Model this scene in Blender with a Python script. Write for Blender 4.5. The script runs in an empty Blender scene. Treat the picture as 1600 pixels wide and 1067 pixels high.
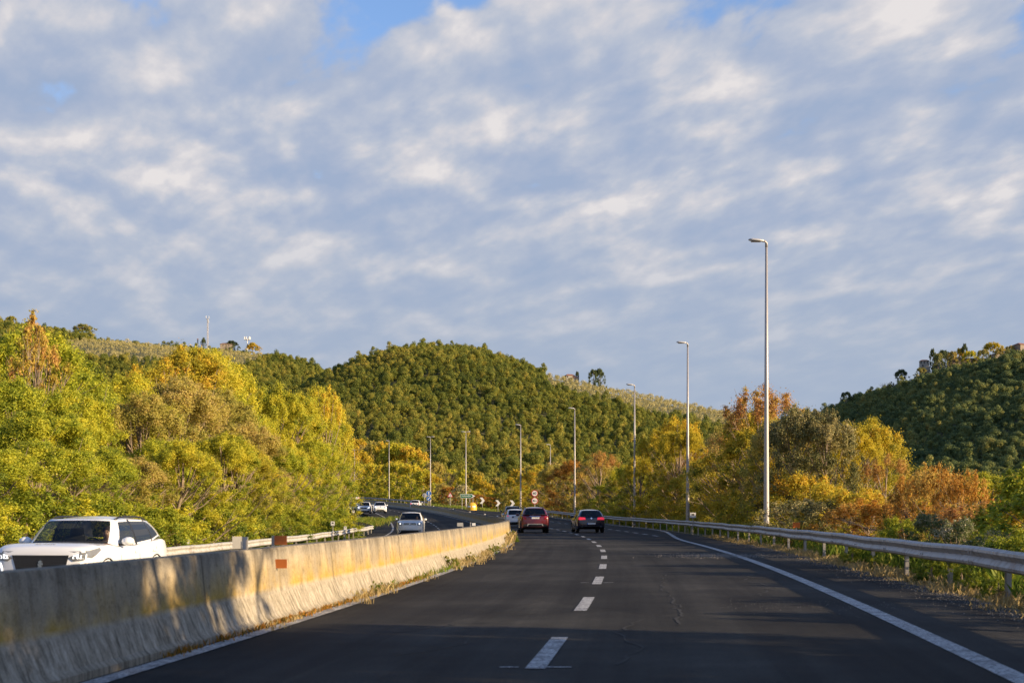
import bpy, bmesh, math, random
import numpy as np
from mathutils import Vector, Matrix
from mathutils.bvhtree import BVHTree
from mathutils.geometry import tessellate_polygon

random.seed(7)
RNG = np.random.default_rng(11)
SC = bpy.context.scene
COL = SC.collection
R = math.radians
CAMZ = 1.3
F = 1600 * 52 / 36.0            # focal length in photograph pixels

# ------------------------------------------------------------------ tagging
def tag(o, label=None, cat=None, group=None, kind=None):
    if label: o['label'] = label
    if cat: o['category'] = cat
    if group: o['group'] = group
    if kind: o['kind'] = kind
    return o

def empty(name, loc=(0, 0, 0), rz=0.0, parent=None):
    o = bpy.data.objects.new(name, None)
    o.empty_display_size = 0.3
    o.location = loc
    o.rotation_euler = (0, 0, rz)
    COL.objects.link(o)
    if parent: o.parent = parent
    return o

def raw_mesh(name, co, faces_idx, n_per, mats=(), smooth=False, tint=None):
    """fast mesh from an (N,3) array and an (M,n_per) index array"""
    me = bpy.data.meshes.new(name)
    co = np.asarray(co, np.float32); fi = np.asarray(faces_idx, np.int32)
    m = len(fi)
    me.vertices.add(len(co)); me.vertices.foreach_set('co', co.ravel())
    me.loops.add(m * n_per); me.loops.foreach_set('vertex_index', fi.ravel())
    me.polygons.add(m)
    me.polygons.foreach_set('loop_start', np.arange(0, m * n_per, n_per, dtype=np.int32))
    if smooth: me.polygons.foreach_set('use_smooth', np.ones(m, bool))
    me.update(calc_edges=True)
    if tint is not None:
        a = me.attributes.new('tint', 'FLOAT', 'FACE')
        a.data.foreach_set('value', np.asarray(tint, np.float32))
    for k in mats: me.materials.append(k)
    return me

def link(name, me, parent=None, loc=None):
    o = bpy.data.objects.new(name, me)
    COL.objects.link(o)
    if parent: o.parent = parent
    if loc is not None: o.location = loc
    return o

class MB:
    """collects shapes, then links them as ONE mesh object"""
    def __init__(s): s.v = []; s.f = []; s.mi = []; s.m = 0
    def add(s, vs, fs, m=None):
        b = len(s.v); s.v += [tuple(p) for p in vs]
        s.f += [tuple(b + i for i in f) for f in fs]; s.mi += [s.m if m is None else m] * len(fs)
    def box(s, c, d, rz=0.0, taper=1.0, m=None):
        x, y, z = [k / 2 for k in d]; ca, sa = math.cos(rz), math.sin(rz); vs = []
        for (i, j, k) in ((-1,-1,-1),(1,-1,-1),(1,1,-1),(-1,1,-1),(-1,-1,1),(1,-1,1),(1,1,1),(-1,1,1)):
            t = taper if k > 0 else 1
            px, py = i * x * t, j * y * t
            vs.append((c[0] + px * ca - py * sa, c[1] + px * sa + py * ca, c[2] + k * z))
        s.add(vs, [(0,3,2,1),(4,5,6,7),(0,1,5,4),(1,2,6,5),(2,3,7,6),(3,0,4,7)], m)
    def tube(s, pts, rad, n=8, cap=True, m=None):
        pts = [Vector(p) for p in pts]
        if not hasattr(rad, '__len__'): rad = [rad] * len(pts)
        vs = []; fs = []
        for i, p in enumerate(pts):
            d = (pts[min(i + 1, len(pts) - 1)] - pts[max(i - 1, 0)]).normalized()
            a = d.cross(Vector((0, 0, 1)) if abs(d.z) < .9 else Vector((0, 1, 0))).normalized(); b = d.cross(a)
            for k in range(n):
                t = 2 * math.pi * k / n
                vs.append(p + (a * math.cos(t) + b * math.sin(t)) * rad[i])
        for i in range(len(pts) - 1):
            for k in range(n):
                k2 = (k + 1) % n
                fs.append((i*n+k, (i+1)*n+k, (i+1)*n+k2, i*n+k2))
        if cap:
            fs.append(tuple(range(n))); fs.append(tuple((len(pts)-1)*n + k for k in reversed(range(n))))
        s.add(vs, fs, m)
    def lathe(s, prof, n=24, M=None, m=None):
        """profile [(r, z)...] around z, transformed by M"""
        vs = []; fs = []; k = len(prof)
        for i in range(n):
            t = 2 * math.pi * i / n
            for r, z in prof: vs.append(Vector((r * math.cos(t), r * math.sin(t), z)))
        for i in range(n):
            for j in range(k - 1):
                a, b = i * k + j, ((i + 1) % n) * k + j
                fs.append((a, b, b + 1, a + 1))
        if M is not None: vs = [M @ v for v in vs]
        s.add(vs, fs, m)
    def prism(s, poly, depth, M=None, m=None):
        """polygon in local xz, extruded along +y by depth"""
        n = len(poly)
        vs = [Vector((x, 0, z)) for x, z in poly] + [Vector((x, depth, z)) for x, z in poly]
        fs = [tuple(range(n)), tuple(n + i for i in reversed(range(n)))]
        fs += [(i, n + i, n + (i + 1) % n, (i + 1) % n) for i in range(n)]
        if M is not None: vs = [M @ v for v in vs]
        s.add(vs, fs, m)
    def build(s, name, mats, parent=None, smooth=False, loc=None):
        me = bpy.data.meshes.new(name)
        me.from_pydata([tuple(v) for v in s.v], [], s.f); me.update()
        if not isinstance(mats, (list, tuple)): mats = [mats]
        for k in mats: me.materials.append(k)
        me.polygons.foreach_set('material_index', s.mi)
        if smooth: me.polygons.foreach_set('use_smooth', [True] * len(s.f))
        bm = bmesh.new(); bm.from_mesh(me); bmesh.ops.recalc_face_normals(bm, faces=bm.faces); bm.to_mesh(me); bm.free()
        return link(name, me, parent, loc)

# ------------------------------------------------------------------ materials
def new_mat(name):
    m = bpy.data.materials.new(name); m.use_nodes = True
    nt = m.node_tree; nt.nodes.clear()
    out = nt.nodes.new('ShaderNodeOutputMaterial')
    return m, nt, out

def nd(nt, typ, **kw):
    n = nt.nodes.new(typ)
    for k, v in kw.items():
        if k.startswith('i_'):
            key = k[2:]
            key = int(key) if key.isdigit() else key.replace('_', ' ')
            s = n.inputs[key]
            if hasattr(v, 'is_output') or isinstance(v, bpy.types.NodeSocket): nt.links.new(v, s)
            else: s.default_value = v
        else: setattr(n, k, v)
    return n

def ramp(nt, fac, stops, interp='LINEAR'):
    r = nt.nodes.new('ShaderNodeValToRGB'); r.color_ramp.interpolation = interp
    e = r.color_ramp.elements
    while len(e) < len(stops): e.new(0.5)
    for k, (p, c) in zip(e, stops):
        k.position = p; k.color = (*c, 1) if len(c) == 3 else c
    nt.links.new(fac, r.inputs[0]); return r.outputs[0]

def math_n(nt, op, a, b=None, c=None, clamp=False):
    n = nt.nodes.new('ShaderNodeMath'); n.operation = op; n.use_clamp = clamp
    for i, v in enumerate((a, b, c)):
        if v is None: continue
        if isinstance(v, bpy.types.NodeSocket): nt.links.new(v, n.inputs[i])
        else: n.inputs[i].default_value = v
    return n.outputs[0]

def mixc(nt, fac, a, b, typ='MIX'):
    n = nt.nodes.new('ShaderNodeMix'); n.data_type = 'RGBA'; n.blend_type = typ
    for s, v in ((n.inputs[0], fac), (n.inputs[6], a), (n.inputs[7], b)):
        if isinstance(v, bpy.types.NodeSocket): nt.links.new(v, s)
        else: s.default_value = v if not hasattr(v, '__len__') or len(v) == 4 else (*v, 1)
    return n.outputs[2]

def noise(nt, vec, scale, detail=4, rough=.55, out=0, dist=0.0):
    n = nd(nt, 'ShaderNodeTexNoise', i_Scale=scale, i_Detail=detail, i_Roughness=rough, i_Distortion=dist)
    if vec is not None: nt.links.new(vec, n.inputs['Vector'])
    return n.outputs[out]

def simple(name, col, rough=.6, metal=0.0, vary=.12, scale=6.0, coat=0.0, spec=.5, emit=0.0, bump=0.0, coords='Object'):
    m, nt, out = new_mat(name)
    tc = nd(nt, 'ShaderNodeTexCoord')
    ns = noise(nt, tc.outputs[coords], scale, 5)
    v = math_n(nt, 'MULTIPLY_ADD', ns, 2 * vary, 1 - vary)
    c = mixc(nt, 1.0, (*col, 1), v, 'MULTIPLY')
    p = nd(nt, 'ShaderNodeBsdfPrincipled', i_Base_Color=c, i_Roughness=rough, i_Metallic=metal)
    p.inputs['Coat Weight'].default_value = coat; p.inputs['Coat Roughness'].default_value = .05
    p.inputs['Specular IOR Level'].default_value = spec
    if emit:
        p.inputs['Emission Color'].default_value = (*col, 1); p.inputs['Emission Strength'].default_value = emit
    if bump:
        b = nd(nt, 'ShaderNodeBump', i_Strength=bump, i_Distance=.02, i_Height=ns); nt.links.new(b.outputs[0], p.inputs['Normal'])
    nt.links.new(p.outputs[0], out.inputs[0]); return m

def leaf_mat(name, stops, trans=.4, jitter=.25):
    m, nt, out = new_mat(name)
    at = nd(nt, 'ShaderNodeAttribute', attribute_name='tint')
    oi = nd(nt, 'ShaderNodeObjectInfo')
    j = math_n(nt, 'MULTIPLY_ADD', oi.outputs['Random'], jitter, -jitter / 2)
    if jitter > .35:     # woods: whole stands differ, not only single trees
        pn = noise(nt, oi.outputs['Location'], .022, 3, .6)
        j = math_n(nt, 'ADD', j, math_n(nt, 'MULTIPLY_ADD', pn, 1.5, -.75))
    t = math_n(nt, 'ADD', at.outputs['Fac'], j, clamp=True)
    c = ramp(nt, t, stops)
    p = nd(nt, 'ShaderNodeBsdfPrincipled', i_Base_Color=c, i_Roughness=.6)
    p.inputs['Specular IOR Level'].default_value = .25
    tr = nd(nt, 'ShaderNodeBsdfTranslucent', i_Color=c)
    mx = nd(nt, 'ShaderNodeMixShader', i_0=trans, i_1=p.outputs[0], i_2=tr.outputs[0])
    nt.links.new(mx.outputs[0], out.inputs[0]); return m

def glass_mat(name, tint, base=.06):
    m, nt, out = new_mat(name)
    lw = nd(nt, 'ShaderNodeLayerWeight', i_Blend=.5)
    f = math_n(nt, 'MULTIPLY_ADD', math_n(nt, 'POWER', lw.outputs['Facing'], 4.0), .75, base, clamp=True)
    tr = nd(nt, 'ShaderNodeBsdfTransparent', i_Color=(*tint, 1))
    gl = nd(nt, 'ShaderNodeBsdfGlossy', i_Roughness=.04, i_Color=(.95, .95, .95, 1))
    mx = nd(nt, 'ShaderNodeMixShader', i_0=f, i_1=tr.outputs[0], i_2=gl.outputs[0])
    nt.links.new(mx.outputs[0], out.inputs[0]); return m

M = {}
M['pole'] = simple('galvanised_steel', (.41, .38, .365), .5, .35, .10, 3)
M['lamp_head'] = simple('lamp_housing', (.55, .54, .53), .45, .3, .08, 8)
M['lamp_glass'] = simple('lamp_lens', (.10, .10, .11), .2, 0, .1, 8)
M['bark'] = simple('bark', (.24, .18, .13), .9, 0, .45, 9, bump=.6)
M['bark_pale'] = simple('pale_bark', (.34, .27, .20), .9, 0, .35, 7, bump=.5)
M['black'] = simple('black_plastic', (.012, .012, .013), .45, 0, .1)
M['rubber'] = simple('tyre_rubber', (.018, .018, .018), .85, 0, .25, 14)
M['chrome'] = simple('chrome', (.72, .72, .73), .18, 1.0, .04)
M['rim'] = simple('alloy', (.42, .42, .43), .35, .8, .08)
M['plate'] = simple('number_plate', (.72, .72, .70), .4, 0, .04)
M['seat'] = simple('seat_fabric', (.03, .03, .032), .9, 0, .2, 20)
M['glass'] = glass_mat('car_glass', (.62, .66, .66), .04)
M['mid_glass'] = glass_mat('windscreen_glass', (.30, .32, .32), .04)
M['dark_glass'] = glass_mat('tinted_glass', (.10, .11, .12), .05)
M['head_on'] = simple('headlight_on', (1, .97, .92), .2, 0, .02, emit=.9)
M['head_off'] = simple('headlight_lens', (.20, .205, .21), .12, .2, .25, 30, coat=.6)
M['tail'] = simple('tail_light', (.28, .012, .02), .2, 0, .15, 20, coat=.8)
M['tail_on'] = simple('tail_light_on', (.75, .03, .06), .2, 0, .05, emit=.4)
M['skin'] = simple('skin', (.50, .30, .21), .55, 0, .06, 20)
M['hair'] = simple('hair', (.05, .035, .025), .7, 0, .3, 40)
M['shirt'] = simple('dark_shirt', (.05, .055, .07), .85, 0, .2, 15)
M['white_paint'] = simple('white_paint', (.76, .77, .79), .3, 0, .02, 2, coat=.7)
M['red_paint'] = simple('red_paint', (.105, .004, .010), .3, .2, .06, 2, coat=.9)
M['navy_paint'] = simple('navy_paint', (.012, .011, .030), .25, .2, .06, 2, coat=.9)
M['silver_paint'] = simple('silver_paint', (.74, .73, .71), .36, .25, .04, 2, coat=.6)
M['teal_paint'] = simple('teal_paint', (.02, .035, .04), .3, .2, .05, 2, coat=.8)
M['grey_plastic'] = simple('grey_trim', (.28, .28, .28), .5, .1, .1)
M['sign_white'] = simple('sign_white', (.75, .74, .72), .45, 0, .05)
M['sign_red'] = simple('sign_red', (.42, .03, .03), .45, 0, .06)
M['sign_blue'] = simple('sign_blue', (.02, .12, .42), .45, 0, .06)
M['sign_green'] = simple('sign_green', (.01, .14, .07), .45, 0, .06)
M['aged_plate'] = simple('aged_plate', (.42, .40, .36), .55, .1, .12)
M['sign_back'] = simple('sign_back', (.45, .45, .45), .5, .3, .12)
M['sign_black'] = simple('sign_black', (.015, .015, .015), .5, 0, .1)
M['yellow'] = simple('yellow_plastic', (.62, .38, .03), .45, 0, .15, 3)
M['orange'] = simple('orange_reflector', (.62, .14, .012), .45, 0, .12, 10)
M['orange_faded'] = simple('weathered_reflector', (.36, .10, .015), .6, 0, .2, 12)
M['plaster'] = simple('pale_plaster', (.37, .34, .30), .9, 0, .15, .5)
M['stone'] = simple('old_stone', (.30, .24, .18), .95, 0, .3, .6, bump=.5)
M['roof_tile'] = simple('clay_tile', (.28, .12, .07), .9, 0, .25, 2)
M['window_dark'] = simple('dark_window', (.03, .03, .035), .2, 0, .1)

# foliage ramps: leaf colours from the green end to the autumn end
LEAF = {
 'locust': leaf_mat('locust_leaf', [(0, (0.165, 0.218, 0.030)), (.3, (0.364, 0.393, 0.035)), (.6, (0.634, 0.568, 0.050)), (.9, (0.720, 0.612, 0.060)), (1, (0.720, 0.480, 0.050))], .45),
 'locust_green': leaf_mat('green_locust_leaf', [(0, (0.156, 0.207, 0.030)), (.4, (0.358, 0.404, 0.035)), (.8, (0.633, 0.589, 0.050)), (1, (0.720, 0.622, 0.050))], .45),
 'ochre': leaf_mat('ochre_leaf', [(0, (.22, .23, .05)), (.4, (.42, .37, .07)), (.75, (.56, .45, .11)), (1, (.58, .42, .16))], .42),
 'orange': leaf_mat('orange_leaf', [(0, (.34, .31, .04)), (.35, (.52, .41, .06)), (.75, (.58, .35, .09)), (1, (.48, .24, .09))], .42),
 'golden': leaf_mat('golden_leaf', [(0, (0.176, 0.182, 0.030)), (.35, (0.396, 0.352, 0.035)), (.7, (0.660, 0.517, 0.045)), (1, (0.682, 0.396, 0.050))], .45),
 'yellow': leaf_mat('yellow_leaf', [(0, (0.222, 0.215, 0.032)), (.4, (0.513, 0.419, 0.036)), (.8, (0.707, 0.554, 0.042)), (1, (0.652, 0.430, 0.045))], .48),
 'oak': leaf_mat('grey_green_leaf', [(0, (0.063, 0.072, 0.018)), (.45, (0.172, 0.171, 0.055)), (.8, (0.380, 0.319, 0.130)), (1, (0.529, 0.440, 0.200))], .3, .1),
 'rust': leaf_mat('rust_leaf', [(0, (.10, .11, .02)), (.3, (.22, .15, .025)), (.55, (.48, .21, .03)), (.8, (.60, .31, .05)), (1, (.60, .42, .10))], .42),
 'bush': leaf_mat('bush_leaf', [(0, (0.072, 0.108, 0.014)), (.5, (0.204, 0.264, 0.024)), (1, (0.456, 0.444, 0.036))], .45),
 'pale_bush': leaf_mat('pale_bush_leaf', [(0, (.05, .075, .025)), (.6, (.13, .17, .05)), (.86, (.30, .29, .16)), (1, (.58, .52, .38))], .3, .1),
 'forest': leaf_mat('forest_leaf', [(0, (0.096, 0.128, 0.025)), (.4, (0.218, 0.244, 0.039)), (.75, (0.384, 0.342, 0.057)), (1, (0.563, 0.439, 0.092))], .35, .42),
 'forest_cool': leaf_mat('shaded_forest_leaf', [(0, (0.085, 0.132, 0.053)), (.5, (0.202, 0.243, 0.079)), (.85, (0.373, 0.348, 0.094)), (1, (0.559, 0.404, 0.105))], .3, .40),  # bluer than forest: shade and distance haze put into the leaf colour
 'olive': leaf_mat('olive_leaf', [(0, (.27, .26, .10)), (.5, (.52, .45, .19)), (1, (.66, .56, .27))], .25, .3),
 'cypress': leaf_mat('cypress_leaf', [(0, (0.045, 0.068, 0.030)), (1, (0.135, 0.165, 0.060))], .2, .2),
 'twig': leaf_mat('dry_twig', [(0, (.20, .14, .09)), (1, (.42, .31, .21))], .25, .2),
 'dry_grass': leaf_mat('dry_grass', [(0, (.30, .22, .09)), (.6, (.50, .38, .17)), (1, (.58, .48, .26))], .4, .2),
 'grass': leaf_mat('green_grass', [(0, (0.075, 0.125, 0.015)), (.5, (0.175, 0.250, 0.025)), (1, (0.450, 0.375, 0.075))], .45, .2),
}
# ------------------------------------------------------------------ the road's line (median barrier) in plan and height
_sl_d = [-60, -30, 0, 11, 34, 70, 85, 100, 120, 140, 171, 200, 235, 268, 304, 350, 450, 700]
_sl_v = [.15, .14, .118, .100, .065, .015, -.010, -.025, -.050, -.080, -.115, -.140, -.180, -.230, -.270, -.31, -.38, -.45]
_D = np.arange(-60, 701, 1.0)
_S = np.interp(_D, _sl_d, _sl_v)
_S = np.convolve(np.pad(_S, 6, mode='edge'), np.ones(13) / 13, 'valid')
_X = np.concatenate([[0], np.cumsum((_S[1:] + _S[:-1]) / 2)])
_X += -3.66 - np.interp(11, _D, _X)
_Z = np.interp(_D, [-60, 90, 115, 140, 171, 200, 235, 268, 304, 340, 400, 500, 700], [0, 0, .03, .14, .5, 1.0, 1.6, 2.25, 3.05, 3.9, 5.0, 6.5, 9])
_Z = np.convolve(np.pad(_Z, 10, mode='edge'), np.ones(21) / 21, 'valid')
def rx(d): return np.interp(d, _D, _X)
def rs(d): return np.interp(d, _D, _S)
def zc(d): return np.interp(d, _D, _Z)
def sst(a, b, x):
    t = np.clip((x - a) / (b - a), 0, 1); return t * t * (3 - 2 * t)
def bank(d): return .06 * (1 - sst(105, 215, d))
def ramp_drop(off, d): return -.10 * np.clip(off - 9.5, 0, 16) * sst(205, 250, d)
def surf(off, d):
    """height of the pavement at an offset from the barrier line"""
    off = np.asarray(off, float); d = np.asarray(d, float)
    return zc(d) + np.clip(off, -13, 0) * bank(d) + ramp_drop(off, d)
def P(off, d, dz=0.0):
    return Vector((float(rx(d) + off), float(d), float(surf(off, d)) + dz))
def px(x, d): return (x - 800) / F * d        # photo column at a distance -> world x

# hills: skylines (tree tops) in plan; x measured on the ridge
def _prof(pts, dist, tree):
    x = np.array([(p[0] - 800) / F * dist for p in pts]); z = np.array([(800 - p[1]) / F * dist + CAMZ - tree for p in pts])
    return x, z
HL = (_prof([(-700,486),(-300,478),(0,504),(60,509),(120,521),(150,532),(200,536),(300,544),(400,552),(450,561),(500,572),(530,585),(560,600),(620,630),(700,670),(800,710),(900,770)], 1300, 8), 1300, 560)
HC = (_prof([(330,790),(400,720),(440,664),(480,630),(520,600),(560,580),(600,563),(640,552),(680,545),(720,542),(760,548),(800,562),(850,581),(900,594),(950,605),(1000,616),(1050,629),(1100,640),(1150,651),(1250,682),(1350,732),(1420,790)], 900, 7.5), 900, 430)
HR = (_prof([(1090,790),(1180,720),(1250,676),(1290,648),(1330,628),(1370,612),(1400,600),(1440,588),(1480,574),(1530,562),(1600,557),(1700,545),(1900,530),(2400,560),(3000,700)], 800, 5), 800, 330)
def hill(h, x, y):
    (hx, hz), rr, foot = h
    e = np.interp(x, hx, hz, left=-5, right=-5)
    t = (y - foot) / (rr - foot)
    up = np.sin(np.clip(t, 0, 1) * np.pi / 2) ** 1.25
    dn = np.cos(np.clip((t - 1) / 2.2, 0, 1) * np.pi / 2) ** 1.3
    return e * np.where(t < 1, up, dn)
def lump(x, y):
    return (np.sin(x / 37 + 1.3 + y / 140) * np.cos(y / 51 + .4) + .6 * np.sin(x / 21 + y / 33) + .35 * np.sin(x / 9 - y / 14)) * .62
def hills_z(x, y):
    a = np.maximum(np.maximum(hill(HL, x, y), hill(HC, x, y)), hill(HR, x, y))
    return np.where(a > 1, a + lump(x, y) * np.clip(a / 12, 0, 2.2), a)
def ground(x, y):
    """terrain height at a world position"""
    x = np.asarray(x, float); y = np.asarray(y, float)
    off = x - rx(y)
    b = surf(np.clip(off, -13, 26), y)
    left = .06 * np.clip(-off - 13, 0, 60); right = -.10 * np.clip(off - 12.8, 0, 26) * (1 - sst(150, 260, y))
    b = b + left + right
    fade = 1 - sst(420, 700, y) * .0
    a = hills_z(x, y)
    return np.maximum(b * fade - .05, np.where(a > .25, a, -99.0))
def gz(x, y): return float(ground(x, y))

# ------------------------------------------------------------------ ground sheet
def grid_mesh(name, X, Y, Z, mat, smooth=True, uv=None):
    n, m = X.shape
    co = np.stack([X, Y, Z], -1).reshape(-1, 3)
    i = np.arange(n * m).reshape(n, m)
    f = np.stack([i[:-1, :-1], i[:-1, 1:], i[1:, 1:], i[1:, :-1]], -1).reshape(-1, 4)
    me = raw_mesh(name, co, f, 4, [mat], smooth)
    if uv is not None:
        l = me.uv_layers.new(name='UVMap')
        l.data.foreach_set('uv', np.asarray(uv, np.float32).reshape(-1, 2)[f.ravel()].ravel())
    return link(name, me)

m, nt, out = new_mat('ground_soil')
tc = nd(nt, 'ShaderNodeTexCoord'); gn = noise(nt, tc.outputs['Object'], .35, 6, .65); gf = noise(nt, tc.outputs['Object'], 6, 4)
c = ramp(nt, gn, [(.3, (.05, .06, .018)), (.5, (.10, .10, .03)), (.7, (.17, .13, .06))])
c = mixc(nt, math_n(nt, 'MULTIPLY', gf, .5), c, (.05, .045, .02))
p = nd(nt, 'ShaderNodeBsdfPrincipled', i_Base_Color=c, i_Roughness=.95)
b = nd(nt, 'ShaderNodeBump', i_Strength=.6, i_Distance=.1, i_Height=gf); nt.links.new(b.outputs[0], p.inputs['Normal'])
nt.links.new(p.outputs[0], out.inputs[0]); M['soil'] = m

rows = np.concatenate([np.arange(-50, 300, 4.0), np.arange(300, 700, 8), np.arange(700, 1500, 14), np.arange(1500, 4600, 130)])
cols = np.concatenate([-np.geomspace(40, 3200, 60)[::-1], np.arange(-38, -13, 2.5), [-13, -11.6, -11, -10.5, -6, 0, 6, 9, 9.6, 10.4, 11, 11.6, 12.2, 13], np.arange(15, 40, 2.5), np.geomspace(42, 3200, 60)])
DD, OO = np.meshgrid(rows, cols, indexing='ij')
wgt = np.exp(-(OO / 260.0) ** 2)
XX = rx(DD) * wgt + OO
ZZ = ground(XX, DD)
offg = XX - rx(DD)
pave = (offg > -11.3) & (offg < 9.9) & (DD < 480)
ZZ = np.where(pave, ZZ - .35, ZZ)
g = grid_mesh('ground', XX, DD, ZZ, M['soil']); tag(g, kind='structure')

# ------------------------------------------------------------------ asphalt
def asphalt(name, dark, light, wear):
    m, nt, out = new_mat(name)
    tc = nd(nt, 'ShaderNodeTexCoord'); ob = tc.outputs['Object']
    fine = noise(nt, ob, 30, 5, .75); big = noise(nt, ob, .22, 5, .6); mid = noise(nt, ob, 2.2, 5, .65)
    uv = nd(nt, 'ShaderNodeUVMap', uv_map='UVMap'); sp = nd(nt, 'ShaderNodeSeparateXYZ', i_0=uv.outputs[0])
    c = mixc(nt, fine, (*dark, 1), (*light, 1))
    c = mixc(nt, 1.0, c, ramp(nt, big, [(.32, (.62, .62, .64)), (.5, (1, 1, 1)), (.68, (1.5, 1.47, 1.42))]), 'MULTIPLY')
    c = mixc(nt, 1.0, c, ramp(nt, mid, [(.3, (.78, .78, .78)), (.7, (1.25, 1.25, 1.22))]), 'MULTIPLY')
    vp = nd(nt, 'ShaderNodeCombineXYZ', i_0=math_n(nt, 'MULTIPLY', sp.outputs[0], .55), i_1=math_n(nt, 'MULTIPLY', sp.outputs[1], .085))
    vr_ = nd(nt, 'ShaderNodeTexVoronoi', i_Scale=1.0); nt.links.new(vp.outputs[0], vr_.inputs['Vector'])
    sx = nd(nt, 'ShaderNodeSeparateColor'); nt.links.new(vr_.outputs['Color'], sx.inputs[0])
    c = mixc(nt, 1.0, c, ramp(nt, sx.outputs[0], [(.0, (.90, .90, .91)), (.4, (1, 1, 1)), (.75, (1.10, 1.10, 1.08))], 'CONSTANT'), 'MULTIPLY')
    # pale grit lying in the pores
    gr = noise(nt, ob, 11, 8, .8)
    c = mixc(nt, math_n(nt, 'MULTIPLY', ramp(nt, gr, [(.60, (0,)*3), (.75, (1,)*3)]), .55), c, (.14, .135, .125))
    # worn, paler wheel tracks and long streaks along the lane
    st = nd(nt, 'ShaderNodeCombineXYZ', i_0=math_n(nt, 'MULTIPLY', sp.outputs[0], 2.2), i_1=math_n(nt, 'MULTIPLY', sp.outputs[1], .03))
    sn = noise(nt, st.outputs[0], 1.0, 4)
    c = mixc(nt, 1.0, c, ramp(nt, sn, [(.35, (.78, .78, .79)), (.65, (1 + wear, 1 + wear, 1 + wear * .9))]), 'MULTIPLY')
    p = nd(nt, 'ShaderNodeBsdfPrincipled', i_Base_Color=c, i_Roughness=ramp(nt, mid, [(.2, (.72,) * 3), (.8, (.92,) * 3)]))
    p.inputs['Specular IOR Level'].default_value = .06
    b = nd(nt, 'ShaderNodeBump', i_Strength=.6, i_Distance=.02, i_Height=fine); nt.links.new(b.outputs[0], p.inputs['Normal'])
    nt.links.new(p.outputs[0], out.inputs[0]); return m
M['asphalt'] = asphalt('asphalt', (.011, .0110, .0118), (.064, .0615, .058), .22)
M['asphalt_old'] = asphalt('older_asphalt', (.019, .019, .020), (.052, .051, .050), .2)

def strip(name, d0, d1, o0, o1, mat, dz=0.0, step=2.0, ncol=2):
    """sheet along the road between two offsets (numbers or functions of distance)"""
    d = np.arange(d0, d1 + step / 2, step); t = np.linspace(0, 1, ncol)
    a = np.array([o0(k) if callable(o0) else o0 for k in d]); b = np.array([o1(k) if callable(o1) else o1 for k in d])
    OFF = a[:, None] * (1 - t) + b[:, None] * t; Dm = np.repeat(d[:, None], ncol, 1)
    X = rx(Dm) + OFF; Z = surf(OFF, Dm) + dz
    return tag(grid_mesh(name, X, Dm, Z, mat, True, np.stack([OFF, Dm], -1)), kind='structure')

def rail_off(d): return float(np.interp(d, [-30, 10, 20.6, 32.8, 49.5, 70, 91, 110, 200, 230, 265, 300], [9.7, 9.75, 9.8, 9.9, 10.15, 10.5, 11.3, 12, 12.3, 15, 22, 34]))
_eo = np.convolve(np.pad(np.interp(np.arange(-40, 241), [-30, 10, 20, 41, 64, 72, 86, 100, 110, 200, 236], [7.5, 7.55, 7.6, 7.85, 8.1, 8.3, 9.5, 10.9, 11.3, 11.5, 14]), 6, mode='edge'), np.ones(13) / 13, 'valid')
def edge_off(d): return float(np.interp(d, np.arange(-40, 241), _eo))
strip('road', -45, 470, -.05, lambda d: min(rail_off(d) - .35, 12.6) if d < 236 else 9.2, M['asphalt'], 0, 2, 9)
strip('oncoming_road', -45, 470, -10.45, -.05, M['asphalt_old'], 0, 2, 9)
strip('exit_road', 236, 300, lambda d: float(np.interp(d, [236, 250, 265, 300], [9.2, 13.5, 20, 30])), lambda d: rail_off(d) - .3, M['asphalt_old'], .01, 2, 5)

# worn white paint
m, nt, out = new_mat('road_paint')
tc = nd(nt, 'ShaderNodeTexCoord'); f1 = noise(nt, tc.outputs['Object'], 28, 4, .7); f2 = noise(nt, tc.outputs['Object'], 3, 4)
w = math_n(nt, 'MULTIPLY', ramp(nt, f1, [(.40, (0,) * 3), (.58, (1,) * 3)]), ramp(nt, f2, [(.32, (.25,) * 3), (.58, (1,) * 3)]))
c = mixc(nt, w, (.10, .10, .10), (.60, .59, .57))
p = nd(nt, 'ShaderNodeBsdfPrincipled', i_Base_Color=c, i_Roughness=.75); nt.links.new(p.outputs[0], out.inputs[0]); M['paint'] = m

strip('left_edge_line', -30, 200, .37, .55, M['paint'], .008, 1)
strip('right_edge_line', -30, 235, lambda d: edge_off(d) - .11, lambda d: edge_off(d) + .11, M['paint'], .008, 1)
strip('oncoming_median_line', 20, 330, -.75, -.60, M['paint'], .008, 2)
strip('oncoming_edge_line', -20, 230, -8.75, -8.58, M['paint'], .008, 2)
def dashes(name, d0, d1, off, ln, per, wid):
    d = d0; mb = MB()
    while d < d1:
        n = 4; vs = []; fs = []
        for i in range(n + 1):
            k = d + ln * i / n; o = off(k) if callable(off) else off
            vs += [P(o - wid / 2, k, .008), P(o + wid / 2, k, .008)]
        fs = [(2*i, 2*i+1, 2*i+3, 2*i+2) for i in range(n)]
        mb.add(vs, fs); d += per
    return tag(mb.build(name, M['paint']), kind='structure')
dashes('lane_dashes', 12.25 - 7.2 * 3, 210, lambda d: float(np.interp(d, [10, 14, 22, 36, 50, 70, 100], [3.72, 3.73, 3.78, 3.85, 3.97, 4.0, 4.1])), 3.1, 7.2, .17)
dashes('exit_lane_dashes', 80, 200, lambda d: float(np.interp(d, [80, 100, 200], [8.15, 8.1, 8.0])), 2.8, 5.6, .17)
dashes('oncoming_lane_dashes', 30, 330, -4.6, 3.1, 7.2, .15)
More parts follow.
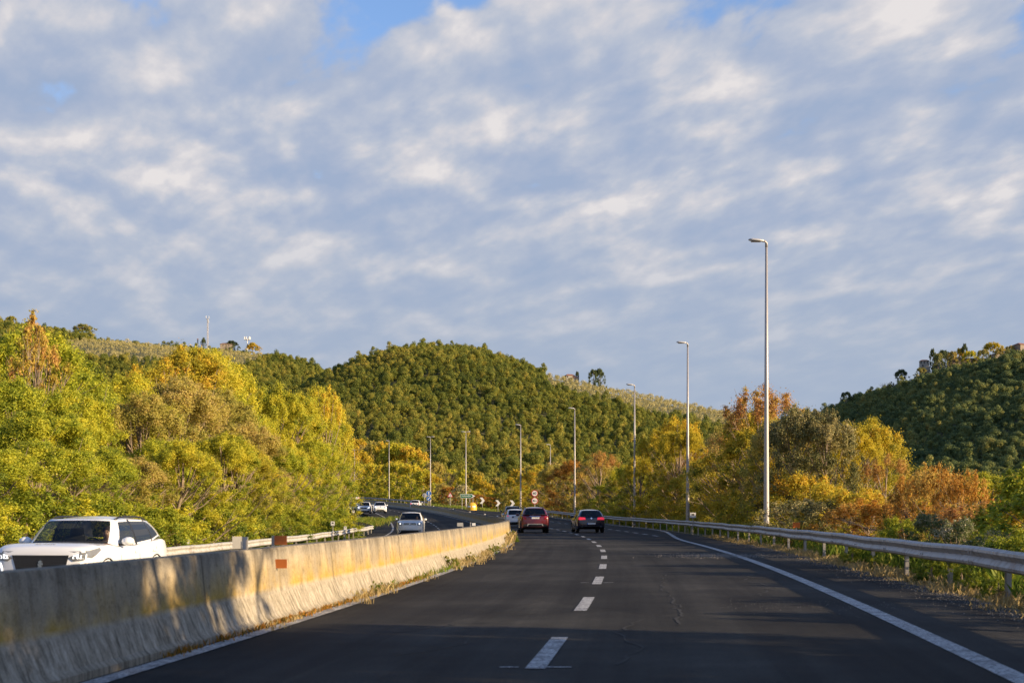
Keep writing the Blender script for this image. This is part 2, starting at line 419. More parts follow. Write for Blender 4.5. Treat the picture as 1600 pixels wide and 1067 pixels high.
# short transverse paint ticks beside the two nearest dashes
mb = MB()
for d, a, b in ((12.35, 3.42, 3.58), (12.35, 3.79, 4.02), (27.2, 3.5, 3.66), (27.2, 3.92, 4.1)):
    mb.add([P(a, d, .008), P(b, d, .008), P(b, d + .05, .008), P(a, d + .06, .008)], [(0, 1, 2, 3)])
tag(mb.build('paint_ticks', M['paint']), kind='structure')

# tar-dark cracks and a broken patch on the right lane
mb = MB()
def crack(pts, w):
    fine = []
    for (a, b) in zip(pts[:-1], pts[1:]):
        k = max(3, int(math.dist(a, b) / .25))
        for i in range(k): fine.append((a[0] + (b[0]-a[0])*i/k + random.gauss(0, .045), a[1] + (b[1]-a[1])*i/k))
    for (a, b) in zip(fine[:-1], fine[1:]):
        ww = w * random.uniform(.3, 1.2)
        dx, dy = b[0]-a[0], b[1]-a[1]; l = math.hypot(dx, dy) or 1; nx, ny = -dy/l*ww/2, dx/l*ww/2
        mb.add([P(a[0]+nx - 0, a[1]+ny, .005), P(a[0]-nx, a[1]-ny, .005), P(b[0]-nx, b[1]-ny, .005), P(b[0]+nx, b[1]+ny, .005)], [(0, 1, 2, 3)])
crack([(5.0, 17), (5.1, 21), (4.95, 25), (5.15, 31)], .04)
crack([(6.2, 20.4), (6.9, 19.8), (7.3, 18.2), (7.9, 17.2)], .05)
crack([(4.4, 12.6), (4.55, 14.2), (4.3, 16.0), (4.6, 18.4)], .03)
crack([(1.2, 15.5), (1.9, 16.0), (2.4, 17.2), (3.2, 17.8)], .03)
crack([(6.4, 23), (6.9, 25.5), (6.6, 28), (7.0, 31)], .05)
crack([(5.6, 21.2), (6.5, 20.9), (7.2, 20.3)], .04)
crack([(2.4, 13.4), (2.9, 14.6), (2.6, 15.8)], .025)
crack([(3.0, 18.6), (3.3, 19.4)], .03)
crack([(8.2, 16.5), (8.9, 15.9)], .05)
M['crack'] = simple('crack_tar', (.010, .010, .010), .9, 0, .2)  # even near-black tar tone of the cracks
tag(mb.build('road_cracks', M['crack']), kind='structure')

def stones(name, n, area, smin, smax, col, kind='stuff', label=None):
    """loose chippings: small irregular tetra-ish stones"""
    co = []; fa = []; tint = []
    base = np.array([(1, 0, -.3), (-.5, .87, -.3), (-.5, -.87, -.3), (0, 0, .8)])
    for i in range(n):
        o, d = area(); s = random.uniform(smin, smax)
        q = P(o, d)
        a = random.random() * 6.28; ca, sa = math.cos(a), math.sin(a)
        v = base * s * RNG.uniform(.6, 1.3, (4, 3)); v = np.stack([v[:, 0]*ca - v[:, 1]*sa, v[:, 0]*sa + v[:, 1]*ca, v[:, 2]], -1)
        co.append(v + np.array(q)); b = 4 * i
        fa += [(b, b+1, b+3), (b+1, b+2, b+3), (b+2, b, b+3)]
    me = raw_mesh(name, np.concatenate(co), fa, 3, [col])
    return tag(link(name, me), kind=kind)
M['chip'] = simple('pale_chippings', (.17, .155, .135), .9, 0, .7, 9)
stones('loose_gravel', 7000, lambda: ((lambda d: (rail_off(d) - .2 - abs(random.gauss(0, .34)), d))(random.uniform(12, 62))), .005, .020, M['chip'])
def _patch():
    d = random.gauss(44.2, 1.1); return 8.0 + random.gauss(-.55, .8), d
stones('broken_asphalt_chips', 1500, _patch, .010, .034, M['chip'])
stones('scattered_chips', 260, lambda: (random.uniform(5.6, 9) , random.gauss(20.6, .7)), .004, .012, M['chip'])

# ------------------------------------------------------------------ median barrier
m, nt, out = new_mat('weathered_concrete')
uv = nd(nt, 'ShaderNodeUVMap', uv_map='UVMap'); sp = nd(nt, 'ShaderNodeSeparateXYZ', i_0=uv.outputs[0]); U, V = sp.outputs[0], sp.outputs[1]
tc = nd(nt, 'ShaderNodeTexCoord')
sv = nd(nt, 'ShaderNodeCombineXYZ', i_0=math_n(nt, 'MULTIPLY', U, 5.5), i_1=math_n(nt, 'MULTIPLY', V, .55)); streak = noise(nt, sv.outputs[0], 1.0, 6, .62)
sv2 = nd(nt, 'ShaderNodeCombineXYZ', i_0=math_n(nt, 'MULTIPLY', U, 1.2), i_1=math_n(nt, 'MULTIPLY', V, .8)); blot = noise(nt, sv2.outputs[0], 1.0, 5, .6)
fine = noise(nt, tc.outputs['Object'], 26, 5, .7)
c = mixc(nt, fine, (.29, .26, .21), (.50, .45, .37))
c = mixc(nt, 1.0, c, ramp(nt, streak, [(.33, (.55, .52, .48)), (.47, (.92, .90, .87)), (.7, (1.12, 1.1, 1.06))]), 'MULTIPLY')
# ochre lichen band on the lower part of the upright face
band = math_n(nt, 'MULTIPLY', ramp(nt, V, [(.40, (0,)*3), (.47, (1,)*3), (.6, (.7,)*3), (.92, (.12,)*3)]), ramp(nt, blot, [(.30, (.12,)*3), (.55, (1,)*3)]))
fl = nd(nt, 'ShaderNodeCombineXYZ', i_0=math_n(nt, 'MULTIPLY', U, 14), i_1=math_n(nt, 'MULTIPLY', V, 2.6)); flr = noise(nt, fl.outputs[0], 1.0, 5, .7)
base = ramp(nt, V, [(.36, (1,)*3), (.43, (0,)*3)])
c = mixc(nt, base, c, ramp(nt, flr, [(.32, (.10, .085, .06)), (.47, (.30, .26, .195)), (.66, (.49, .43, .34))]))
c = mixc(nt, math_n(nt, 'MULTIPLY', band, .92), c, mixc(nt, fine, (.33, .20, .03), (.50, .33, .06)))
# dark weathered top edge with runs
top = math_n(nt, 'MULTIPLY', ramp(nt, V, [(.80, (0,)*3), (.97, (1,)*3)]), ramp(nt, streak, [(.3, (1,)*3), (.6, (.25,)*3)]))
c = mixc(nt, math_n(nt, 'MULTIPLY', top, .8), c, (.09, .08, .065))
mid = math_n(nt, 'MULTIPLY', ramp(nt, V, [(.45, (0,)*3), (.6, (1,)*3)]), ramp(nt, blot, [(.4, (.55,)*3), (.6, (0,)*3)]))
c = mixc(nt, math_n(nt, 'MULTIPLY', mid, .75), c, (.13, .11, .08))
foot = math_n(nt, 'MULTIPLY', ramp(nt, V, [(0, (1,)*3), (.12, (.0,)*3)]), ramp(nt, blot, [(.35, (.9,)*3), (.6, (.2,)*3)]))
c = mixc(nt, foot, c, (.10, .085, .055))
jm = math_n(nt, 'ABSOLUTE', math_n(nt, 'SUBTRACT', math_n(nt, 'FRACT', math_n(nt, 'MULTIPLY_ADD', U, 1 / 6.2, .08)), .5))
c = mixc(nt, math_n(nt, 'MULTIPLY', ramp(nt, jm, [(.0, (1,)*3), (.0018, (1,)*3), (.0035, (0,)*3)]), .85), c, (.03, .027, .022))
c = mixc(nt, math_n(nt, 'MULTIPLY', ramp(nt, jm, [(.0, (1,)*3), (.02, (0,)*3)]), math_n(nt, 'MULTIPLY', streak, .7)), c, (.12, .10, .07))
pore = noise(nt, tc.outputs['Object'], 70, 3, .8); spk = noise(nt, tc.outputs['Object'], 9, 6, .75)
c = mixc(nt, 1.0, c, ramp(nt, pore, [(.34, (.6,)*3), (.46, (1,)*3), (.7, (1.12,)*3)]), 'MULTIPLY')
c = mixc(nt, 1.0, c, ramp(nt, spk, [(.32, (.62, .6, .56)), (.48, (1,)*3), (.7, (1.14,)*3)]), 'MULTIPLY')
p = nd(nt, 'ShaderNodeBsdfPrincipled', i_Base_Color=c, i_Roughness=.92); p.inputs['Specular IOR Level'].default_value = .2
b = nd(nt, 'ShaderNodeBump', i_Strength=.7, i_Distance=.02, i_Height=mixc(nt, .5, fine, streak)); nt.links.new(b.outputs[0], p.inputs['Normal'])
nt.links.new(p.outputs[0], out.inputs[0]); M['concrete'] = m

def barrier():
    d = np.concatenate([np.arange(-40, 90, .5), np.arange(90, 441, 2.0)])
    prof = [(-.31, -.6), (-.31, .06), (-.27, .10), (-.19, .30), (-.165, .36), (-.115, .838), (-.10, .87), (.10, .87), (.115, .838), (.165, .36), (.19, .30), (.27, .10), (.31, .06), (.31, -.6)]
    n = len(prof)
    o = np.array([q[0] for q in prof]); h = np.array([q[1] for q in prof])
    Dm = np.repeat(d[:, None], n, 1); rngw = .006 * np.sin(d * .53 + 1)
    X = rx(Dm) + o[None] * (1 + .0 * Dm) + (rngw[:, None] * (h > .2)); Z = zc(Dm) + np.where(h < 0, -.6, h)[None]
    # chipped toe on the near side
    toe = (np.array([math.sin(k * 2.3) + math.sin(k * 5.1 + 1) for k in d]) > 1.2) & (d > 24) & (d < 33)
    X[toe, 12] -= .05; Z[toe, 12] -= .03
    uvv = np.stack([Dm, np.clip(h, 0, 2)[None] / .87 + 0 * Dm], -1)
    o_ = grid_mesh('concrete_barrier', X, Dm, Z, M['concrete'], True, uvv); o_.data.set_sharp_from_angle(angle=R(24))
    return tag(o_, 'long weathered concrete median barrier stained ochre beside the left lane', 'barrier')
barrier()
# joints between cast segments: dark recessed lines are their own thin inserts of the barrier
# ------------------------------------------------------------------ guardrails
def rail_mat(name, base, stain):
    m, nt, out = new_mat(name)
    tc = nd(nt, 'ShaderNodeTexCoord'); ob = tc.outputs['Object']
    a = noise(nt, ob, 1.3, 5, .65); f = noise(nt, ob, 14, 4, .6)
    sc = nd(nt, 'ShaderNodeMapping', i_Scale=(6, 6, .6)); nt.links.new(ob, sc.inputs[0]); run = noise(nt, sc.outputs[0], 1.0, 5, .7)
    c = mixc(nt, f, tuple(k * .82 for k in base), base)
    c = mixc(nt, math_n(nt, 'MULTIPLY', ramp(nt, run, [(.50, (0,)*3), (.68, (1,)*3)]), .85), c, stain)
    c = mixc(nt, math_n(nt, 'MULTIPLY', ramp(nt, a, [(.62, (0,)*3), (.72, (1,)*3)]), .7), c, (.20, .10, .05))
    p = nd(nt, 'ShaderNodeBsdfPrincipled', i_Base_Color=c, i_Roughness=.55, i_Metallic=.35)
    nt.links.new(p.outputs[0], out.inputs[0]); return m
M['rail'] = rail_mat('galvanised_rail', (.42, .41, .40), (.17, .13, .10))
M['rail_sunny'] = rail_mat('sunlit_rail', (.62, .60, .56), (.34, .28, .20))  # whitish copy of the rail steel: sunlight is put into its colour
M['post'] = rail_mat('rail_post', (.44, .41, .37), (.2, .15, .1))

WB = [(.0, .44), (-.02, .445), (-.072, .475), (-.082, .515), (-.035, .575), (-.012, .597), (-.035, .62), (-.082, .68), (-.072, .72), (-.02, .75), (.0, .755)]
def guardrail(pts, side, spacing, mat, label, name='guardrail', dense=True):
    """pts: ground points of the beam line; side +1 when the road lies to its left"""
    pts = [Vector(p) for p in pts]
    L = [0]
    for a, b in zip(pts[:-1], pts[1:]): L.append(L[-1] + (b - a).length)
    def at(s):
        i = int(np.clip(np.searchsorted(L, s) - 1, 0, len(pts) - 2)); t = (s - L[i]) / max(L[i+1] - L[i], 1e-6)
        p = pts[i].lerp(pts[i+1], t); d = (pts[i+1] - pts[i]); d.z = 0; d.normalize()
        return p, d, Vector((d.y, -d.x, 0)) * side           # n points away from the road
    root = empty(name, at(L[-1] * .1)[0]); o0 = root.location
    tag(root, label, 'guardrail')
    prof = WB + [(t + .007, z) for t, z in reversed(WB)]
    k = len(prof); n = int(L[-1] / 1.0) + 1; mb = MB(); vs = []; fs = []
    for i in range(n):
        p, d, nn = at(min(i * 1.0, L[-1])); wob = .012 * math.sin(i * .9) + .01 * math.sin(i * .37 + 2)
        for t, z in prof: q = p + nn * (t + wob) - o0; vs.append((q.x, q.y, q.z + z + wob * .6))
    for i in range(n - 1):
        for j in range(k): fs.append((i*k+j, i*k+(j+1) % k, (i+1)*k+(j+1) % k, (i+1)*k+j))
    fs.append(tuple(range(k))); fs.append(tuple((n-1)*k + j for j in range(k)))
    mb.add(vs, fs)
    mb.build('beam', mat, root)
    # overlap splices every 4 m with their bolts, one mesh per splice kept as part of the beam's hardware
    first = None; s = 1.3
    while s < L[-1]:
        p, d, nn = at(s); ang = math.atan2(d.y, d.x)
        q = p + nn * .105 - o0
        if first is None:
            pb = MB()
            # C-shaped post: web and two flanges, then the spacer block
            pb.box((0, .035, -.08), (.12, .006, 1.62), 0); pb.box((-.057, .0, -.08), (.006, .07, 1.62)); pb.box((.057, .0, -.08), (.006, .07, 1.62))
            pb.box((0, -.07, .60), (.10, .06, .18))
            first = pb.build('post', M['post'], root); o = first
        else:
            o = first.copy(); COL.objects.link(o); o.parent = root
        o.location = q; o.rotation_euler = (0, random.uniform(-.03, .03), math.atan2(nn.y, nn.x) - math.pi / 2)
        s += spacing
    mb = MB(); s = 3.3
    while s < L[-1]:
        p, d, nn = at(s); ang = math.atan2(d.y, d.x)
        for zz in (.50, .535, .66, .70):
            for dx in (-.1, .1):
                c_ = p + d * dx - nn * .083 - o0; mb.box((c_.x, c_.y, c_.z + zz), (.03, .012, .03), ang)
        s += 4.0
    b = mb.build('splice_bolts', M['post'], root); b['kind'] = 'stuff'
    return root

dr = np.arange(8, 300, 2.0)
guardrail([P(rail_off(d), d) for d in np.concatenate([np.arange(8, 236, 3.0), np.arange(236, 296, 4.0)])], 1, 4.1, M['rail'],
          'long grey steel guardrail along the right edge of the road')
lp = [P(-10.8, d) for d in np.arange(22, 112, 3.0)] + [Vector((float(rx(118)) - 10.45, 118, -.62)), Vector((float(rx(125)) - 10.2, 125, -.58)), Vector((-12.5, 131, -.55)), Vector((-13.9, 139, -.45)), Vector((-16.2, 148, -.3)), Vector((-19.5, 157, -.1)), Vector((-24, 165, .1)), Vector((-30, 171, .2))]
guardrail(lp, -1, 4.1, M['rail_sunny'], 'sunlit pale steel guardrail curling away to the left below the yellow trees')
guardrail([P(9.0, d) for d in np.arange(282, 430, 4.0)], 1, 4.0, M['rail'], 'distant guardrail on the outside of the far bend, below the hedge')

# ------------------------------------------------------------------ lamp posts
def lamp_meshes(H):
    mb = MB(); mb.tube([(0, 0, -.4), (0, 0, 1.0), (0, 0, H * .5), (0, 0, H)], [.125, .12, .088, .052], 14)
    mb.lathe([(.0, .0), (.2, .0), (.2, .05), (.14, .06), (.135, .14), (.0, .14)], 16)
    pole = mb
    arm = MB(); arm.tube([(0, 0, H - .12), (0, 0, H + .05), (-.05, 0, H + .13), (-.16, 0, H + .15)], [.058, .058, .056, .05], 10)
    head = MB(); n = 12
    st = [(-.10, .05, .06), (-.16, .09, .075), (-.35, .135, .085), (-.58, .145, .09), (-.70, .12, .07), (-.76, .06, .03)]
    vs = []; fs = []
    for x, w, h in st:
        for k in range(n):
            t = 2 * math.pi * k / n; cz = math.sin(t)
            vs.append((x, w * math.cos(t), H + .14 + (h if cz > 0 else h * .45) * cz - (x + .1) * .08))
    for i in range(len(st) - 1):
        for k in range(n): fs.append((i*n+k, i*n+(k+1) % n, (i+1)*n+(k+1) % n, (i+1)*n+k))
    fs.append(tuple(range(n))); fs.append(tuple((len(st)-1)*n + k for k in range(n)))
    head.add(vs, fs)
    lens = MB(); lens.box((-.45, 0, H + .125), (.42, .2, .03), 0, .8)
    hatch = MB(); hatch.box((0, -.122, .75), (.1, .012, .4))
    return pole, arm, head, lens, hatch
def lamp(loc, H, label, rz=0, double=False):
    root = empty('street_lamp', loc, rz)
    tag(root, label, 'street lamp', 'lamp posts along the outside of the road')
    pole, arm, head, lens, hatch = lamp_meshes(H)
    pole.build('pole', M['pole'], root, True)
    a = arm.build('arm', M['pole'], root, True); h = head.build('lamp_head', M['lamp_head'], root, True); lens.build('lens', M['lamp_glass'], h)
    hatch.build('hatch', M['pole'], root)
    if double:
        for src in (a, h):
            o = src.copy(); COL.objects.link(o); o.parent = root; o.rotation_euler = (0, 0, math.pi)
            for ch in src.children:
                q = ch.copy(); COL.objects.link(q); q.parent = o
    return root
def lamp_at(xp, ytop, d, label, double=False, rz=0.0):
    x = px(xp, d); off = x - float(rx(d)); z0 = float(surf(off, d)) if d < 240 else gz(x, d)
    H = CAMZ + (800 - ytop) / F * d - z0 - .22
    return lamp((x, d, z0), H, label, rz, double)
lamp_at(1197.5, 374, 62.5, 'tallest and nearest lamp post, in front of the grey green tree')
lamp_at(1074.5, 534, 100, 'second lamp post from the right, among golden trees')
lamp_at(991.5, 600, 133, 'lamp post beside the bright yellow treetop')
lamp_at(898, 637, 168, 'lamp post just behind the dark blue car')
lamp_at(813.5, 663, 206, 'slim lamp post rising behind the white hatchback and red car')
lamp_at(728, 674, 246, 'twin headed lamp post behind the green arrow sign', True)
lamp_at(672.5, 682, 280, 'twin headed lamp post behind the two round blue signs', True)
lamp_at(608, 688, 322, 'far lamp post on the outside of the bend above the oncoming cars')
lamp_at(554, 702, 356, 'farthest lamp post half hidden by the yellow tree edge')
lamp_at(860, 694, 262, 'thin lamp post rising out of the rust coloured trees')

# ------------------------------------------------------------------ signs
def text_obj(s, size, mat, parent, loc, rot=(math.pi / 2, 0, 0), ext=.004, name='lettering', align='CENTER', sx=1.0):
    cu = bpy.data.curves.new(name, 'FONT'); cu.body = s; cu.size = size; cu.align_x = align; cu.align_y = 'CENTER'; cu.extrude = ext; cu.offset = size * .012
    t = bpy.data.objects.new(name, cu); COL.objects.link(t)
    dg = bpy.context.evaluated_depsgraph_get(); me = bpy.data.meshes.new_from_object(t.evaluated_get(dg))
    bpy.data.objects.remove(t); bpy.data.curves.remove(cu)
    me.materials.clear(); me.materials.append(mat)
    o = link(name, me, parent); o.location = loc; o.rotation_euler = rot; o.scale = (sx, 1, 1)
    return o
def disc(r, n=40): return [(r * math.cos(2 * math.pi * k / n), r * math.sin(2 * math.pi * k / n)) for k in range(n)]
def shift(poly, dx, dz): return [(x + dx, z + dz) for x, z in poly]
def ring(r0, r1, n=40):
    return r0, r1
def sign_root(name, label, xp, d, ybase=None, cat='road sign', group=None, z=None):
    x = px(xp, d)
    if z is None: z = gz(x, d) if ybase is None else CAMZ - (ybase - 800) / F * d
    return tag(empty(name, (x, d, z), 0), label, cat, group)

# speed limit and lorry no-overtaking roundels on one post (faces look back at the camera, -y)
def roundel(parent, z, r, border, face, y=-.04):
    p = MB(); p.prism(shift(disc(r), 0, z), .012, Matrix.Translation((0, y, 0))); q = p.build('disc', border, parent)
    f = MB(); f.prism(shift(disc(r * .78), 0, z), .004, Matrix.Translation((0, y - .004, 0))); f.build('face', face, q)
    return q
d = 196; s = sign_root('speed_sign', 'pair of round red rimmed signs, one reading 60, on one post', 835.5, d, None)
s.location.z = float(surf(s.location.x - rx(d), d)); z0 = s.location.z
zt = CAMZ + (800 - 770.5) / F * d - z0; zb = CAMZ + (800 - 782) / F * d - z0
mb = MB(); mb.tube([(0, 0, -.3), (0, 0, zt + .35)], .04, 8); mb.build('post', M['pole'], s)
q = roundel(s, zt, .45, M['sign_red'], M['sign_white']); text_obj('60', .46, M['sign_black'], q, (0, -.052, zt))
q = roundel(s, zb, .45, M['sign_red'], M['sign_white'])
mb = MB()
def flat(mb, pts, y, t=.003): mb.prism(pts, t, Matrix.Translation((0, y, 0)))
flat(mb, [(-.26, zb-.07), (-.05, zb-.07), (-.05, zb+.1), (-.26, zb+.1)], -.050); flat(mb, [(-.04, zb-.07), (.03, zb-.07), (.03, zb+.03), (-.01, zb+.06), (-.04, zb+.06)], -.050)
flat(mb, shift(disc(.03, 12), -.2, zb-.085), -.051); flat(mb, shift(disc(.03, 12), -.02, zb-.085), -.051)
flat(mb, [(.08, zb-.07), (.27, zb-.07), (.27, zb-.01), (.22, zb), (.2, zb+.05), (.13, zb+.05), (.11, zb), (.08, zb)], -.050)
mb.build('pictogram', M['sign_black'], q)

# two blue roundels with white arrows
d = 277; s = sign_root('blue_arrow_sign', 'two round blue signs with white arrows, one above the other', 670, d, 792)
z0 = s.location.z; k = d / F
za = (792 - 770.5) * k; zb = (792 - 778.7) * k
mb = MB(); mb.tube([(0, 0, -.8), (0, 0, za + .3)], .04, 8); mb.build('post', M['pole'], s)
def arrow_poly(L_, w, hw, hl): return [(-w, -L_), (w, -L_), (w, L_ - hl), (hw, L_ - hl), (0, L_), (-hw, L_ - hl), (-w, L_ - hl)]
q = roundel(s, za, .5, M['sign_white'], M['sign_blue'])
for c_ in q.children: c_.scale = (1.2, 1, 1.2); c_.location.z = -za * .2
mb = MB(); flat(mb, shift(arrow_poly(.34, .07, .19, .2), 0, za), -.055); mb.build('arrow', M['sign_white'], q)
q = roundel(s, zb, .45, M['sign_white'], M['sign_blue'])
for c_ in q.children: c_.scale = (1.2, 1, 1.2); c_.location.z = -zb * .2
a45 = Matrix.Rotation(R(135), 2); mb = MB(); flat(mb, shift([tuple(a45 @ Vector(v)) for v in arrow_poly(.3, .065, .17, .18)], 0, zb), -.055); mb.build('arrow', M['sign_white'], q)
# back of another sign just left of it
s = sign_root('sign_back', 'small pale sign seen from behind, left of the blue arrows', 663.5, 279, 789)
mb = MB(); mb.tube([(0, 0, -.8), (0, 0, 2.1)], .04, 8); mb.build('post', M['pole'], s)
mb = MB(); mb.prism(shift(disc(.42), 0, 1.85), .012, Matrix.Translation((0, .05, 0))); mb.build('panel', M['sign_back'], s)

# triangular warning sign
d = 262; s = sign_root('warning_sign', 'red bordered triangular warning sign between the blue signs and the green arrow', 703.5, d, 794)
k = d / F; zt = (794 - 773.5) * k
mb = MB(); mb.tube([(0, 0, -.6), (0, 0, zt)], .04, 8); mb.build('post', M['pole'], s)
def tri(r): return [(-r * .866, -r * .5), (r * .866, -r * .5), (0, r)]
mb = MB(); mb.prism(shift(tri(.62), 0, zt), .012, Matrix.Translation((0, -.04, 0))); q = mb.build('panel', M['sign_red'], s)
mb = MB(); mb.prism(shift(tri(.40), 0, zt), .004, Matrix.Translation((0, -.044, 0))); mb.build('face', M['sign_white'], q)
mb = MB(); flat(mb, shift([(-.05, -.15), (.02, -.15), (.05, -.02), (.0, .08), (.04, .2), (-.03, .2), (-.07, .08), (-.02, -.02)], 0, zt), -.05); mb.build('pictogram', M['sign_black'], q)

# green direction arrow sign
d = 243; s = sign_root('direction_sign', 'green arrow shaped direction sign with white lettering pointing right', 730, d, 796)
k = d / F; zt = (796 - 774.7) * k; w0, w1, hh = -10.6 * k, 12.6 * k, 3.15 * k
for xx in (-8.0 * k, 4.0 * k, 8.9 * k): mb = MB(); mb.tube([(xx, .06, -1.0), (xx, .06, zt - hh * .8)], .045, 8); mb.build('post', M['pole'], s)
out_p = [(w0, -hh), (w1 * .52, -hh), (w1, 0), (w1 * .52, hh), (w0, hh)]
mb = MB(); mb.prism(shift(out_p, 0, zt), .03, Matrix.Translation((0, -.03, 0))); q = mb.build('panel', M['sign_white'], s)
b_ = .045; in_p = [(w0 + b_, -hh + b_), (w1 * .50, -hh + b_), (w1 * .72, 0), (w1 * .50, hh - b_), (w0 + b_, hh - b_)]
mb = MB(); mb.prism(shift(in_p, 0, zt), .004, Matrix.Translation((0, -.034, 0))); mb.build('face', M['sign_green'], q)
tx = text_obj('TAVARNUZZE', .32, M['sign_white'], q, ((w0 + w1 * .55) / 2, -.038, zt))
wd = max(v.co.x for v in tx.data.vertices) - min(v.co.x for v in tx.data.vertices); tx.scale = ((w1 * .5 - w0 - .25) / wd, 1, 1)

# yellow gore bollard
d = 236; s = sign_root('gore_bollard', 'yellow rounded crash bollard below the green arrow sign', 737, d, 798.5, 'bollard')
k = d / F; mb = MB(); r_ = 8.2 * k; h_ = 14.2 * k
mb.lathe([(r_ * .98, -.2), (r_, .05), (r_ * 1.0, h_ * .45), (r_ * .93, h_ * .68), (r_ * .72, h_ * .87), (r_ * .4, h_ * .97), (0, h_)], 28)
mb.build('shell', M['yellow'], s, True)
mb = MB(); 
for sx in (-1, 1):
    vs = []; fs = []; n = 10
    for i in range(n + 1):
        a = -math.pi / 2 + sx * R(8 + 42 * i / n)
        for zz in (h_ * .46, h_ * .58): rr = r_ * (1.012 if zz < h_ * .5 else .962) + .01; vs.append((rr * math.cos(a), rr * math.sin(a), zz))
    for i in range(n): fs.append((2*i, 2*i+1, 2*i+3, 2*i+2))
    mb.add(vs, fs)
mb.build('reflective_patch', M['sign_white'], s)

# white chevrons pointing right along the exit
def chevron(xp, yc, yb, d, label, w):
    s = sign_root('chevron_sign', label, xp, d, yb, 'chevron', 'chevrons along the exit')
    zc_ = (yb - yc) * d / F
    mb = MB(); mb.tube([(0, .05, -.8), (0, .05, zc_ + .2)], .04, 8); mb.build('post', M['pole'], s)
    h = w * .62; t = w * .52
    poly = [(-w/2, h), (-w/2 + t, h), (w/2, 0), (-w/2 + t, -h), (-w/2, -h), (w/2 - t, 0)]
    p = MB(); p.prism(shift(poly, 0, zc_), .03, Matrix.Translation((0, -.03, 0))); p.build('panel', M['sign_white'], s)
    return s
chevron(753.5, 781.8, 797.5, 252, 'first white chevron right of the green arrow sign', .85)
chevron(778, 785.8, 800.5, 258, 'white chevron between the first one and the dark car with grey roof', .85)
chevron(800.5, 786.2, 803.5, 264, 'white chevron peeking over the roof of the dark car', .9)

# little kilometre markers on thin posts
def marker(xp, yt, d, label, w=.28, h=.26, post=M['pole']):
    x = px(xp, d); z = gz(x, d); s = tag(empty('marker_post', (x, d, z)), label, 'marker sign')
    zt = CAMZ + (800 - yt) / F * d - z
    mb = MB(); mb.tube([(0, 0, -.3), (0, 0, zt)], .025, 6); mb.build('post', post, s)
    p = MB(); p.box((0, -.03, zt), (w, .02, h)); q = p.build('panel', M['sign_white'], s)
    p = MB(); p.box((0, -.043, zt + h * .12), (w * .45, .004, h * .3)); p.build('mark', M['sign_black'], q)
marker(1082.5, 804.5, 88, 'small white marker plate right of the second lamp post', .36, .3)
marker(520, 817.5, 92, 'small white marker plate above the sunlit left guardrail', .24, .26)
marker(539.5, 824.5, 98, 'tiny white marker plate where the left guardrail starts to curl', .18, .2)
marker(293, 846, 57, 'tiny white marker plate right behind the white crossover', .15, .16)
marker(552, 799, 142, 'small white marker post below the yellow tree edge by the bend', .25, .22)

# reflectors fixed on the barrier and on the rail
def plate_reflector(off, d, z, label, zs, mat, w=.16, h=.13, post_h=.5, name='barrier_reflector'):
    s = tag(empty(name, (float(rx(d) + off), d, z)), label, 'reflector')
    mb = MB(); mb.box((-.05, 0, post_h / 2), (.035, .03, post_h)); mb.build('bracket', M['post'], s)
    for zz in zs:
        p = MB(); p.box((.045, -.02, zz), (w, .022, h)); p.build('reflector_plate', mat, s)
    return s
plate_reflector(.14, 18.0, .615, 'two rusty orange reflector plates on a bracket of the barrier', (.06, .345), M['orange_faded'], .15, .11, .40)
# bent white sheet-metal delineator on the barrier crown
s = tag(empty('bent_plate', (float(rx(17.1)) - .04, 17.1, .87)), 'bent pale metal plate standing on the barrier left of the orange reflectors', 'reflector')
mb = MB(); mb.box((-.06, 0, .08), (.11, .004, .14), .25); mb.build('panel', M['aged_plate'], s)
mb = MB(); mb.box((.03, .01, .07), (.08, .005, .15), -.5); mb.build('side_flap', M['sign_back'], s)
mb = MB(); mb.box((.055, .0, .02), (.02, .03, .18), 0); mb.build('bracket', M['post'], s)
plate_reflector(.0, 44.0, .87, 'small white reflector on the crown of the lit barrier', (.07,), M['sign_white'], .10, .08, .13)
s = tag(empty('clear_plate', (float(rx(41)) - .0, 41.0, .87)), 'small clear plate tilted on the barrier crown below the silver car', 'reflector')
mb = MB(); mb.box((-.1, 0, .09), (.16, .01, .10), .2); mb.build('panel', M['grey_plastic'], s); mb = MB(); mb.box((-.02, .015, .05), (.02, .012, .14)); mb.build('bracket', M['post'], s)
plate_reflector(-.02, 76, .87, 'pale reflector with red spot where the barrier turns away', (.14,), M['sign_white'], .15, .15, .24)
for i, d in enumerate((118, 140, 162, 186, 214, 246)):
    o = plate_reflector(.0, d, .87 + float(zc(d)), 'tiny pale reflector on the shaded far stretch of the barrier', (.08,), M['sign_white'], .13, .08, .14)
    o['group'] = 'reflectors on the far barrier'
d = 47.5; s = tag(empty('rail_reflector', P(rail_off(d) + .02, d, .76)), 'bright orange square reflector on top of the right guardrail', 'reflector')
mb = MB(); mb.box((0, 0, .04), (.03, .012, .12)); mb.build('bracket', M['post'], s); mb = MB(); mb.box((0, -.015, .13), (.24, .015, .17), .1); mb.build('reflector_plate', M['orange'], s)
